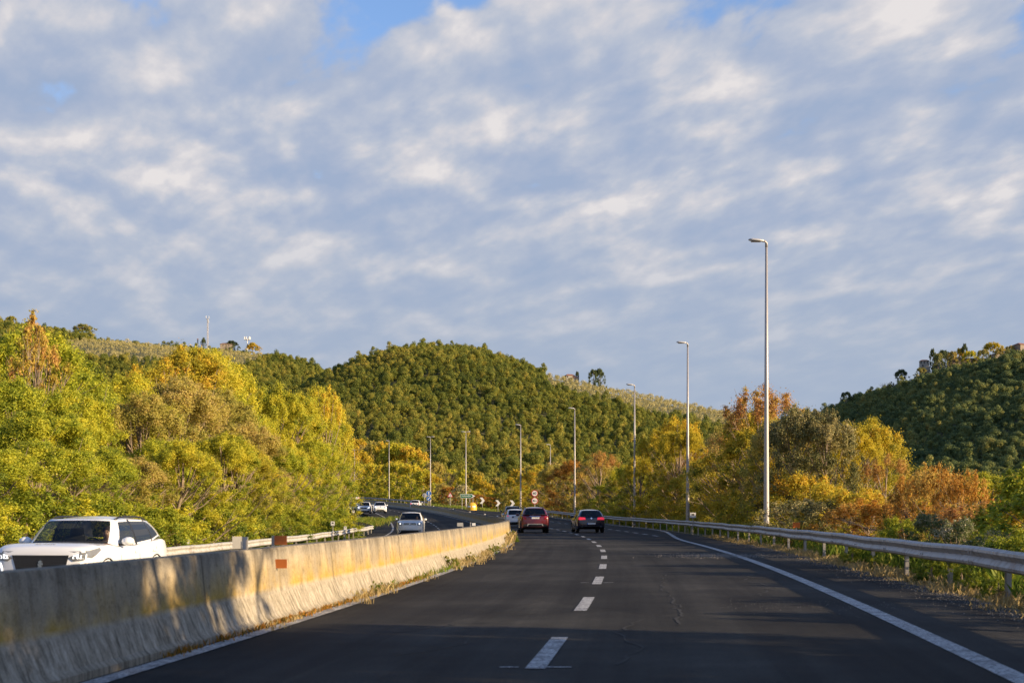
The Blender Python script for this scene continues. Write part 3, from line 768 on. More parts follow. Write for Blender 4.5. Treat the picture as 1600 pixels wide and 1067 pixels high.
# ------------------------------------------------------------------ cars
def smooth1(a, n):
    for _ in range(n):
        b = a.copy(); b[1:-1] = (a[:-2] + 2 * a[1:-1] + a[2:]) / 4; a = b
    return a
def car(label, cat, paint, loc, heading, L_=4.3, W=1.78, H=1.55, hood_z=.92, cowl_z=1.06, belt=1.0, belt_r=1.06, tail_z=1.05,
        clad=False, glass='mid_glass', rear_glass='dark_glass', wb=.60, wheel_r=.335, front=None, rear=None, side=None,
        cowl=.30, roof_f=.44, roof_r=.86, rear_base=.975, roof_w=.70, group=None, rails=False, name='car', rwin=(.06, .93)):
    """local +y is the front, z = 0 the road"""
    root = tag(empty(name, loc, heading), label, cat, group)
    yF = L_ / 2; hw = W / 2
    yl = lambda f: yF - f * L_               # fraction from the nose -> y
    ya_f, ya_r = yl(.19), yl(.19 + wb)       # axles
    ny = 110
    fr = np.unique(np.concatenate([np.linspace(0, .06, 12), np.linspace(.06, .94, 84), np.linspace(.94, 1, 12)]))
    dn = fr * L_
    key = [0, .02, .06, .14, .40, cowl * L_, L_ * .55, L_ - .40, L_ - .12, L_ - .03, L_]
    def ip(v, sm=3): return smooth1(np.interp(dn, key, v), sm)
    zb = ip([.34, .27, .23, .21, .20, .20, .20, .24, .28, .32, .38])
    zt = ip([hood_z - .12, hood_z - .05, hood_z - .02, hood_z, hood_z + .04, cowl_z, belt + .02, belt_r, tail_z, tail_z - .03, tail_z - .10])
    zs = ip([hood_z - .22, hood_z - .14, hood_z - .10, hood_z - .06, hood_z - .01, belt - .03, belt - .02, belt_r - .03, tail_z - .04, tail_z - .08, tail_z - .16])
    wm = ip([hw * .74, hw * .83, hw * .90, hw * .95, hw * .99, hw, hw, hw * .99, hw * .95, hw * .91, hw * .85])
    ws = wm * .945
    ar = wheel_r + .045
    secs = []
    for i, f in enumerate(fr):
        y = yl(f); a = 0
        for yc in (ya_f, ya_r):
            if abs(y - yc) < ar: a = max(a, wheel_r + math.sqrt(ar * ar - (y - yc) ** 2))
        b = max(zb[i], a); zm = max(.48 + .1 * (zs[i] - .8), b + .02); T, S, w, s_ = zt[i], zs[i], wm[i], ws[i]
        pts = [(0, b), (w * .78, b), (w * .965, b), (w * .985, b + .35 * (zm - b)), (w, zm), (w * .998, zm + .4 * (S - zm)), (w * .985, zm + .75 * (S - zm)), (s_, S), (s_ * .93, S + .45 * (T - S)), (s_ * .72, S + .78 * (T - S)), (s_ * .4, T - .006), (0, T)]
        secs.append([(x, y, z) for x, z in pts])
    n = len(secs[0]); vs = []; fs = []; fd = []
    for s in secs:
        vs += s; vs += [(-x, y, z) for x, y, z in s[1:-1]]
    stride = n + n - 2
    def ix(i, j): return i * stride + j
    loop = list(range(n)) + [n + k for k in reversed(range(n - 2))]
    yc0, yc1 = yl(cowl + .03), yl(.955)
    for i in range(len(secs) - 1):
        for k in range(len(loop)):
            a, b = loop[k], loop[(k + 1) % len(loop)]
            ja, jb = (a if a < n else a - n + 1), (b if b < n else b - n + 1)
            ym = (secs[i][0][1] + secs[i+1][0][1]) / 2
            if min(ja, jb) >= 8 and yc1 < ym < yc0: continue        # the cabin is open to the interior
            (fd if max(ja, jb) <= 2 else fs).append((ix(i, a), ix(i, b), ix(i+1, b), ix(i+1, a)))
    fs.append(tuple(ix(0, a) for a in loop)); fs.append(tuple(ix(len(secs)-1, a) for a in reversed(loop)))
    body = MB(); body.add(vs, fs, 0); body.f += [tuple(f) for f in fd]; body.mi += [1] * len(fd)     # dark underside and wheel arches
    # ---- cabin
    xb, xr = hw * .915, hw * roof_w
    zr = H - .055
    def B(f): return np.interp(f, [cowl, .6, .97], [belt - .005, belt + .005, belt_r + .0])
    st = [ # base(frac,x,z) roof(frac,x,z) segment
        ((cowl, 0, cowl_z), (roof_f, 0, zr + .02), 'W'), ((cowl + .006, .5 * xb, cowl_z - .006), (roof_f + .003, .5 * xr, zr + .017), 'W'),
        ((cowl + .028, .86 * xb, cowl_z - .02), (roof_f + .012, .90 * xr, zr + .006), 'P'), ((cowl + .05, .985 * xb, belt + .01), (roof_f + .03, xr, zr - .01), 'P'),
        ((cowl + .085, xb, B(cowl + .085)), (roof_f + .055, xr, zr - .012), 'S'), ((.565, xb, B(.565)), (.565, xr * 1.01, zr), 'K'), ((.59, xb, B(.59)), (.59, xr * 1.01, zr), 'S'),
        ((.775, xb * .99, B(.775)), (.765, xr, zr - .01), 'K'), ((.79, xb * .99, B(.79)), (.78, xr, zr - .012), 'S'),
        ((rear_base - .085, xb * .97, B(.90) + .05), (roof_r - .03, xr * .98, zr - .03), 'P'), ((rear_base - .018, xb * .90, belt_r), (roof_r + .012, xr * .95, zr - .03), 'P'),
        ((rear_base - .006, xb * .80, belt_r), (roof_r + .022, xr * .86, zr - .022), 'R'), ((rear_base + .004, xb * .4, belt_r + .004), (roof_r + .03, xr * .45, zr - .008), 'R'), ((rear_base + .006, 0, belt_r + .004), (roof_r + .032, 0, zr - .004), 'R')]
    vr = [0, .07, .3, .55, .78, .92, 1]
    cols_ = []
    for (bf, bx, bz), (rf, rx_, rz_), sg in st:
        b = Vector((bx, yl(bf), bz)); t = Vector((rx_, yl(rf), rz_)); c_ = []
        nrm = Vector((bx / xb, 0, 0)) + Vector((0, 1 if bf < .45 else -.8, 0)) * (1 - (bx / xb) ** 2); nrm += Vector((0, 0, .4)); nrm.normalize()
        for v in vr: c_.append(b.lerp(t, v) + nrm * .028 * math.sin(math.pi * v))
        cols_.append(c_)
    glassF = {'W': MB(), 'S': [], 'R': MB()}; cab = body
    for sx in (1, -1):
        for i in range(len(st) - 1):
            sg = st[i][2]; c0, c1 = cols_[i], cols_[i + 1]
            for j in range(len(vr) - 1):
                q = [Vector((p.x * sx, p.y, p.z)) for p in (c0[j], c1[j], c1[j+1], c0[j+1])]
                isg = sg in 'WSR' and 1 <= j <= 4
                if isg:
                    if sg == 'S':
                        if j == 1: glassF['S'].append(MB())
                        glassF['S'][-1].add(q, [(0, 1, 2, 3)])
                    else: glassF[sg].add(q, [(0, 1, 2, 3)])
                else: cab.add(q, [(0, 1, 2, 3)], 1 if sg == 'K' or (sg in 'WR' and j == 0) else 0)
    # roof: rows across from side to side
    front_e = [Vector(c_[-1]) for c_ in cols_[:4]]; rear_e = [Vector(c_[-1]) for c_ in cols_[10:]][::-1]
    side_f = [Vector(c_[-1]) for c_ in cols_[3:11]]
    nt_ = 12; us = [0, .25, .5, .75, .9, 1]
    g = []
    for a in range(nt_ + 1):
        t = a / nt_; row = []
        for u in us:
            fx = np.interp(u, [0, .5, .9, 1], [0, 1, 2, 3]); i0 = min(int(fx), 2); pf = front_e[i0].lerp(front_e[i0+1], fx - i0)
            rx2 = np.interp(u, [0, .45, .86, 1], [0, 1, 2, 3]); i1 = min(int(rx2), 2); pr = rear_e[i1].lerp(rear_e[i1+1], rx2 - i1)
            y = pf.y + (pr.y - pf.y) * t
            sy = [p.y for p in side_f][::-1]; ex = np.interp(y, sy, [p.x for p in side_f][::-1]); ez = np.interp(y, sy, [p.z for p in side_f][::-1])
            row.append(Vector((ex * u, y, ez + (.055 * math.sin(math.pi * min(max(t, .0), 1)) ** .6 + .012) * (1 - u ** 2.4))) if 0 < a < nt_ else (pf if a == 0 else pr))
        g.append(row)
    for sx in (1, -1):
        for a in range(nt_):
            for b in range(len(us) - 1):
                q = [Vector((p.x * sx, p.y, p.z)) for p in (g[a][b], g[a][b+1], g[a+1][b+1], g[a+1][b])]
                cab.add(q, [(0, 1, 2, 3)], 0)
    bo = body.build('body', [paint, M['black']], root)
    bm = bmesh.new(); bm.from_mesh(bo.data); bmesh.ops.remove_doubles(bm, verts=bm.verts, dist=.002); bmesh.ops.recalc_face_normals(bm, faces=bm.faces); bm.to_mesh(bo.data); bm.free()
    bo.data.polygons.foreach_set('use_smooth', [True] * len(bo.data.polygons)); bo.data.set_sharp_from_angle(angle=R(38))
    w_ = glassF['W'].build('windscreen', M[glass], root, True); r_ = glassF['R'].build('rear_window', M[rear_glass], root, True)
    for k, s in enumerate(glassF['S']): s.build('side_window', M[glass if k % 3 == 0 else rear_glass], root, True)
    # ---- interior
    mb = MB(); fy0, fy1 = yl(cowl + .02), yl(.93)
    mb.box((0, (fy0 + fy1) / 2, .34), (W * .8, fy0 - fy1, .04)); mb.box((0, fy0 + .05, cowl_z - .2), (W * .82, .42, .28))
    for sx in (-1, 1): mb.box((sx * hw * .86, (fy0 + fy1) / 2, .64), (.03, fy0 - fy1, .62))
    mb.box((0, fy1, .66), (W * .76, .04, .62))
    for sx in (-1, 1):
        mb.box((sx * .37, yl(.52), .52), (.48, .5, .16)); mb.box((sx * .37, yl(.59), .86), (.46, .13, .62), 0, .85); mb.box((sx * .37, yl(.60), 1.24), (.25, .09, .17), 0, .85)
    mb.box((0, yl(.80), .78), (1.2, .14, .55), 0, .95)
    mb.build('interior', M['seat'], root)
    mb = MB(); mb.lathe([(.165, -.012), (.19, -.012), (.19, .012), (.165, .012), (.165, -.012)], 20, Matrix.Translation((-.37, fy0 - .22, .98)) @ Matrix.Rotation(R(70), 4, 'X')); mb.build('steering_wheel', M['black'], root)
    # ---- wheels
    for yc in (ya_f, ya_r):
        for sx in (-1, 1):
            wv = empty('wheel', (sx * (hw - .115), yc, wheel_r), 0, root); Mx = Matrix.Rotation(R(90) * sx, 4, 'Y'); r0 = wheel_r
            t = MB(); t.lathe([(r0 * .64, -.1), (r0 * .9, -.105), (r0 * .985, -.085), (r0, -.04), (r0, .04), (r0 * .985, .085), (r0 * .9, .105), (r0 * .64, .1), (r0 * .60, .06), (r0 * .6, -.06), (r0 * .64, -.1)], 28, Mx)
            t.build('tyre', M['rubber'], wv, True)
            t = MB(); t.lathe([(0, .05), (r0 * .16, .055), (r0 * .17, .03), (r0 * .17, -.02), (r0 * .55, -.02), (r0 * .56, .08), (r0 * .645, .092), (r0 * .645, .0)], 24, Mx)
            for k in range(5):
                t.box((0, r0 * .37, 0), (.05, r0 * .46, .03)) ; v = t.v[-8:]; Mr = Mx @ Matrix.Translation((0, 0, .055)) @ Matrix.Rotation(2 * math.pi * k / 5, 4, 'Z'); t.v[-8:] = [tuple(Mr @ Vector(p)) for p in v]
            t.build('rim', M['rim'], wv)
    # ---- parts laid onto the skin
    bm = bmesh.new(); bm.from_mesh(bo.data); bvh = BVHTree.FromBMesh(bm)
    def patch(nm, poly, face, mat, off=.008, step=.06, thick=.02, parent=root, smooth=True):
        """a panel that follows the car's skin; face: front / rear / left / right / top"""
        b2 = bmesh.new(); f2 = b2.faces.new([b2.verts.new((p[0], p[1], 0)) for p in poly])
        lo = [min(p[k] for p in poly) for k in (0, 1)]; hi = [max(p[k] for p in poly) for k in (0, 1)]
        for k in (0, 1):
            v = lo[k] + step
            while v < hi[k] - .005:
                co = [0, 0, 0]; no = [0, 0, 0]; co[k] = v; no[k] = 1
                bmesh.ops.bisect_plane(b2, geom=b2.verts[:] + b2.edges[:] + b2.faces[:], plane_co=co, plane_no=no); v += step
        dirs = {'front': Vector((0, -1, 0)), 'rear': Vector((0, 1, 0)), 'right': Vector((-1, 0, 0)), 'left': Vector((1, 0, 0)), 'top': Vector((0, 0, -1))}[face]
        for v in b2.verts:
            a, b = v.co.x, v.co.y
            o = Vector((a, -dirs.y * 5, b)) if face in ('front', 'rear') else (Vector((-dirs.x * 5, a, b)) if face in ('left', 'right') else Vector((a, b, 5)))
            h = bvh.ray_cast(o, dirs)
            if h[0] is None: h = bvh.find_nearest(o + dirs * (5 - (yF if face in ('front', 'rear') else hw)))
            v.co = h[0] - dirs * off
        ed = [e for e in b2.edges if e.is_boundary]
        ex = bmesh.ops.extrude_edge_only(b2, edges=ed); bmesh.ops.translate(b2, verts=[v for v in ex['geom'] if isinstance(v, bmesh.types.BMVert)], vec=dirs * (off + thick))
        bmesh.ops.recalc_face_normals(b2, faces=b2.faces)
        me = bpy.data.meshes.new(nm); b2.to_mesh(me); b2.free(); me.materials.append(mat)
        return link(nm, me, parent)
    mir = lambda poly: [(-x, z) for x, z in poly]
    # mirrors
    for sx in (-1, 1):
        yb_ = yl(cowl + .095); mb = MB(); n = 10; vs = []; fs = []
        stt = [(-.10, .05), (-.085, .085), (-.03, .105), (.05, .085), (.09, .03)]
        for yy, rr in stt:
            for k in range(n):
                t = 2 * math.pi * k / n; vs.append((sx * (hw + .075) + rr * 1.15 * math.cos(t), yb_ + yy, belt + .075 + rr * .82 * math.sin(t)))
        for i in range(len(stt) - 1):
            for k in range(n): fs.append((i*n+k, i*n+(k+1) % n, (i+1)*n+(k+1) % n, (i+1)*n+k))
        fs += [tuple(range(n)), tuple((len(stt)-1)*n + k for k in range(n))]
        mb.add(vs, fs, 0); mb.box((sx * (hw - .02), yb_ + .01, belt + .02), (.14, .06, .035), 0, 1, 1)
        mb.build('mirror', [paint, M['black']], root, True)
    # side details: door gaps, handles, sill cladding
    for fc, sx in (('right', 1), ('left', -1)):
        for f in (cowl + .075, .578, .80):
            y = yl(f); zt_ = float(np.interp(f, [cowl, .97], [belt - .05, belt_r - .05]))
            patch('door_gap', [(y - .005, .36), (y + .005, .36), (y + .005, zt_), (y - .005, zt_)], fc, M['black'], .0015, .12, .004)
        for f in (.535, .765): patch('door_handle', [(yl(f) - .09, belt - .14), (yl(f) + .09, belt - .14), (yl(f) + .09, belt - .105), (yl(f) - .09, belt - .105)], fc, paint, .03, .1)
        patch('sill', [(ya_r + ar + .01, .2), (ya_f - ar - .01, .2), (ya_f - ar - .03, .33), (ya_r + ar + .03, .33)], fc, M['black'], .006, .12)
        if clad:
            for yc in (ya_f, ya_r):
                o_ = [(yc + (ar + .07) * math.cos(t), wheel_r + (ar + .07) * math.sin(t)) for t in np.linspace(R(-10), R(190), 15)]
                i_ = [(yc + (ar + .004) * math.cos(t), wheel_r + (ar + .004) * math.sin(t)) for t in np.linspace(R(190), R(-10), 15)]
                patch('arch_trim', o_ + i_, fc, M['black'], .008, .2)
    if rails:
        for sx in (-1, 1):
            mb = MB(); pts = [Vector((sx * xr * .96, yl(t), zr - .002 + .055 * math.sin(math.pi * (t - roof_f) / (roof_r - roof_f)) ** .5)) for t in np.linspace(roof_f + .04, roof_r - .02, 9)]
            pts[0].z -= .03; pts[-1].z -= .03; mb.tube(pts, .017, 8); mb.build('roof_rail', M['black'], root, True)
    if front: front(patch, mir, root, yF, hood_z, hw)
    if rear: rear(patch, mir, root, yF, tail_z, hw)
    bm.free()
    root['_dims'] = 1; del root['_dims']
    return root, patch

def rear_common(patch, mir, root, plate_z=.78, pw=.26, lower=True):
    q = patch('number_plate', [(-pw, plate_z - .055), (pw, plate_z - .055), (pw, plate_z + .055), (-pw, plate_z + .055)], 'rear', M['plate'], .014, .2)
    patch('plate_band', [(-pw, plate_z - .055), (-pw + .045, plate_z - .055), (-pw + .045, plate_z + .055), (-pw, plate_z + .055)], 'rear', M['sign_blue'], .018, .2, .006, q)
    if lower: patch('bumper_valance', [(-.66, .3), (.66, .3), (.70, .44), (-.70, .44)], 'rear', M['black'], .008, .1)
def front_common(patch, mir, root, z=.45, pw=.26):
    q = patch('number_plate', [(-pw, z - .055), (pw, z - .055), (pw, z + .055), (-pw, z + .055)], 'front', M['plate'], .02, .2)

m, nt, out = new_mat('grille_mesh')
tc = nd(nt, 'ShaderNodeTexCoord'); mp = nd(nt, 'ShaderNodeMapping', i_Scale=(1, 1, 1)); nt.links.new(tc.outputs['Object'], mp.inputs[0])
vo = nd(nt, 'ShaderNodeTexVoronoi', i_Scale=22.0, i_Randomness=0.0); nt.links.new(mp.outputs[0], vo.inputs['Vector'])
c = ramp(nt, vo.outputs['Distance'], [(.0, (.4, .4, .42)), (.09, (.25, .25, .26)), (.13, (.010, .010, .011))])
p = nd(nt, 'ShaderNodeBsdfPrincipled', i_Base_Color=c, i_Roughness=.35); nt.links.new(p.outputs[0], out.inputs[0]); M['grille'] = m

def crossover_front(patch, mir, root, yF, hz, hw):
    g = patch('grille', [(-.50, hz - .165), (.50, hz - .165), (.43, hz - .42), (.34, hz - .50), (-.34, hz - .50), (-.43, hz - .42)], 'front', M['grille'], .010, .07)
    # standing lion-like silver badge in the middle of the grille
    lion = [(-.02, -.11), (.03, -.11), (.02, -.05), (.055, -.08), (.07, -.05), (.035, -.01), (.06, .03), (.03, .05), (.045, .09), (.0, .12), (-.045, .10), (-.03, .065), (-.065, .05), (-.06, .015), (-.03, .02), (-.04, -.03), (-.065, -.045), (-.055, -.075), (-.02, -.06)]
    patch('badge', [(x * .8, z * .8 + hz - .345) for x, z in lion], 'front', M['chrome'], .02, .2, .012, g)
    hl = [(.49, hz - .21), (.58, hz - .27), (.74, hz - .255), (.87, hz - .16), (.865, hz - .105), (.66, hz - .135)]
    for p_ in (hl, mir(hl)):
        sx = 1 if p_[0][0] > 0 else -1
        h = patch('headlight', p_, 'front', M['head_off'], .009, .05)
        for a in (.615, .735): patch('lamp_unit', [(sx * (a - .05), hz - .225), (sx * (a + .05), hz - .225), (sx * (a + .05), hz - .145), (sx * (a - .035), hz - .17)], 'front', M['head_on'], .014, .2, .008, h)
        patch('headlight', [(yF - .02, hz - .20), (yF - .17, hz - .22), (yF - .54, hz - .085), (yF - .50, hz - .045), (yF - .02, hz - .10)], 'right' if sx > 0 else 'left', M['head_off'], .009, .05)
        patch('daytime_light', [(sx * .70, hz - .30), (sx * .735, hz - .29), (sx * .66, hz - .55), (sx * .635, hz - .54)], 'front', M['head_on'], .010, .08)
    patch('bumper_valance', [(-.62, .25), (.62, .25), (.58, .38), (-.58, .38)], 'front', M['black'], .008, .1)
    front_common(patch, mir, root, .42)
    t = text_obj('PEUGEOT', .055, M['grey_plastic'], root, (0, yF - .21, hz + .012), (R(14), 0, math.pi), .002, 'lettering'); t.scale = (1.5, 1, 1)

wx, wd = px(124, 27.0), 27.0
hd = math.pi - math.atan(float(rs(27)))
# oncoming cars face the camera: heading pi plus the bend of the road
def oncoming(d, xp): return math.pi - math.atan(float(rs(d)))
def away(d): return -math.atan(float(rs(d)))
def car_spot(xp, d): x = px(xp, d); return (x, d, float(surf(x - rx(d), d)) + .004)

white_root, _ = car('white crossover with black roof rails and lit headlights behind the near barrier', 'car', M['white_paint'], (px(137, 27.3), 27.3, -.31), hd - R(1), 4.25, 1.77, 1.53, 1.045, 1.075, 1.01, 1.12, 1.08, True, glass='glass', wheel_r=.35, front=crossover_front, rails=True, cowl=.275, roof_f=.405, roof_r=.84, rear_base=.965, roof_w=.70, wb=.605)

def rear_red(patch, mir, root, yF, tz, hw):
    tl = [(.55, tz - .26), (.74, tz - .24), (.80, tz - .16), (.78, tz - .06), (.70, tz - .02), (.58, tz - .06)]
    for p_ in (tl, mir(tl)): patch('tail_light', p_, 'rear', M['tail'], .012, .06)
    patch('chrome_bar', [(-.36, tz - .07), (.36, tz - .07), (.34, tz - .03), (-.34, tz - .03)], 'rear', M['chrome'], .022, .1)
    patch('badge', shift(disc(.055, 16), 0, tz - .02), 'rear', M['chrome'], .03, .2)
    rear_common(patch, mir, root, tz - .16, .26, False)
    patch('bumper_valance', [(-.76, .32), (.76, .32), (.80, .52), (.5, .58), (-.5, .58), (-.80, .52)], 'rear', M['black'], .008, .1)
    patch('skid_plate', [(-.52, .44), (-.44, .44), (-.40, .53), (.40, .53), (.44, .44), (.52, .44), (.46, .585), (-.46, .585)], 'rear', M['grey_plastic'], .02, .1)
car('dark red compact crossover seen from behind in the left lane', 'car', M['red_paint'], car_spot(833, 94), away(94) + R(1.5), 4.25, 1.80, 1.62, .98, 1.1, 1.06, 1.14, 1.10, True, rear=rear_red, roof_w=.66, wheel_r=.36, rear_base=.985, roof_r=.88, rails=True)
def rear_navy(patch, mir, root, yF, tz, hw):
    tl = [(.36, tz - .20), (.80, tz - .21), (.83, tz - .10), (.74, tz - .03), (.40, tz - .06)]
    for p_ in (tl, mir(tl)): patch('tail_light', p_, 'rear', M['tail_on'], .012, .06)
    patch('badge', shift(disc(.06, 20), 0, tz - .11), 'rear', M['chrome'], .02, .2)
    rear_common(patch, mir, root, .58)
    for sx in (-1, 1): patch('exhaust', [(sx * .52, .33), (sx * .66, .33), (sx * .66, .38), (sx * .52, .38)], 'rear', M['chrome'], .02, .2)
car('dark navy hatchback with red tail lights in the right lane', 'car', M['navy_paint'], car_spot(918, 95), away(95) + R(2.5), 4.25, 1.80, 1.47, .88, 1.0, .95, 1.02, 1.02, False, rear=rear_navy, roof_w=.66, rear_base=.985, roof_r=.87)
def front_silver(patch, mir, root, yF, hz, hw):
    g = patch('grille', [(-.42, hz - .22), (.42, hz - .22), (.40, hz - .10), (-.40, hz - .10)], 'front', M['grille'], .010, .08)
    patch('chrome_bar', [(-.40, hz - .18), (.40, hz - .18), (.40, hz - .145), (-.40, hz - .145)], 'front', M['chrome'], .016, .1)
    patch('badge', shift(disc(.05, 16), 0, hz - .16), 'front', M['chrome'], .025, .2)
    hl = [(.50, hz - .24), (.74, hz - .22), (.82, hz - .08), (.70, hz - .04), (.52, hz - .10)]
    for p_ in (hl, mir(hl)):
        h = patch('headlight', p_, 'front', M['head_off'], .010, .06); sx = 1 if p_[0][0] > 0 else -1
        patch('lamp_unit', shift(disc(.05, 14), sx * .64, hz - .14), 'front', M['head_on'], .018, .2, .01, h)
    patch('bumper_intake', [(-.62, .26), (.62, .26), (.58, .47), (-.58, .47)], 'front', M['black'], .009, .1)
    for sx in (-1, 1): patch('fog_light', shift(disc(.06, 14), sx * .68, .42), 'front', M['head_off'], .012, .2)
    front_common(patch, mir, root, .52)
car('silver compact off-roader coming towards the camera in the oncoming lane', 'car', M['silver_paint'], car_spot(642.5, 101), oncoming(101, 642), 4.4, 1.80, 1.68, 1.04, 1.16, 1.10, 1.16, 1.12, False, front=front_silver, roof_w=.68, wheel_r=.37, rails=True, cowl=.28, roof_f=.42)
def front_white_hatch(patch, mir, root, yF, hz, hw):
    hl = [(.46, hz - .25), (.72, hz - .22), (.82, hz - .02), (.74, hz + .0), (.54, hz - .14)]
    for p_ in (hl, mir(hl)): patch('headlight', p_, 'front', M['head_on'] if p_[0][0] > 0 else M['head_off'], .010, .06)
    patch('grille', [(-.45, .36), (.45, .36), (.55, .50), (.38, .48), (-.38, .48), (-.55, .50)], 'front', M['black'], .010, .08)
    for sx in (-1, 1): patch('fog_light', shift(disc(.06, 14), sx * .68, .46), 'front', M['black'], .012, .2)
    patch('badge', shift(disc(.06, 16), 0, hz - .13), 'front', M['chrome'], .015, .2)
    front_common(patch, mir, root, .55)
car('white hatchback approaching along the barrier on the far bend', 'car', M['white_paint'], (px(593.5, 196), 196, CAMZ - 1.6 / F * 196), oncoming(196, 593), 3.9, 1.70, 1.50, .96, 1.06, .99, 1.04, 1.03, False, front=front_white_hatch)
def front_white_suv(patch, mir, root, yF, hz, hw):
    patch('grille', [(-.42, hz - .30), (.42, hz - .30), (.36, hz - .15), (.08, hz - .15), (0, hz - .22), (-.08, hz - .15), (-.36, hz - .15)], 'front', M['black'], .012, .08)
    hl = [(.50, hz - .24), (.74, hz - .22), (.82, hz - .08), (.60, hz - .12)]
    for p_ in (hl, mir(hl)): patch('headlight', p_, 'front', M['head_on'], .010, .06)
    patch('bumper_intake', [(-.80, .26), (.80, .26), (.74, .50), (.42, .40), (-.42, .40), (-.74, .50)], 'front', M['black'], .009, .1)
    front_common(patch, mir, root, .5)
car('white sport utility car with black lower bumper beside the white hatchback on the bend', 'car', M['white_paint'], (px(570, 199), 199, CAMZ - 2.4 / F * 199), oncoming(199, 570) - R(6), 4.35, 1.80, 1.60, .98, 1.1, 1.05, 1.10, 1.08, True, front=front_white_suv)
car('dark green car half hidden by leaves behind the far white cars', 'car', M['teal_paint'], (px(551, 203), 203, CAMZ - 3.0 / F * 203), oncoming(203, 551) - R(25), 4.4, 1.80, 1.5, front=front_silver)
def rear_white(patch, mir, root, yF, tz, hw):
    tl = [(.58, tz - .30), (.74, tz - .28), (.79, tz - .12), (.68, tz - .04), (.60, tz - .12)]
    for p_ in (tl, mir(tl)): patch('tail_light', p_, 'rear', M['tail_on'], .012, .06)
    patch('plate_recess', [(-.34, tz - .27), (.34, tz - .27), (.30, tz - .12), (-.30, tz - .12)], 'rear', M['black'], .010, .1)
    rear_common(patch, mir, root, tz - .2, .22)
car('small white hatchback seen from behind, left of the red crossover', 'car', M['white_paint'], (px(803.5, 124), 124, float(surf(2.2, 124))), away(124) + R(1), 3.75, 1.66, 1.50, .94, 1.02, .98, 1.04, 1.03, False, rear=rear_white, roof_w=.72)
def rear_dark(patch, mir, root, yF, tz, hw):
    tl = [(.55, tz - .18), (.82, tz - .2), (.84, tz - .06), (.56, tz - .06)]
    for p_ in (tl, mir(tl)): patch('tail_light', p_, 'rear', M['tail_on'], .012, .06)
    rear_common(patch, mir, root, tz - .3)
car('dark car with grey roof ahead of the small white hatchback', 'car', M['teal_paint'], (px(799, 150), 150, float(surf(4.5, 150)) + .0), away(150), 4.45, 1.86, 1.66, 1.0, 1.12, 1.07, 1.12, 1.10, True, rear=rear_dark, rails=True, roof_w=.7)
car('white hatchback driving away beyond the dark stretch of barrier', 'car', M['white_paint'], (px(650, 246), 246, float(zc(246))), away(246) - R(12), 4.1, 1.76, 1.50, rear=rear_white)
car('farthest white car leaving round the bend at the yellow tree edge', 'car', M['white_paint'], (px(553, 326), 326, float(zc(326))), away(326), 4.2, 1.78, 1.5, rear=rear_white)

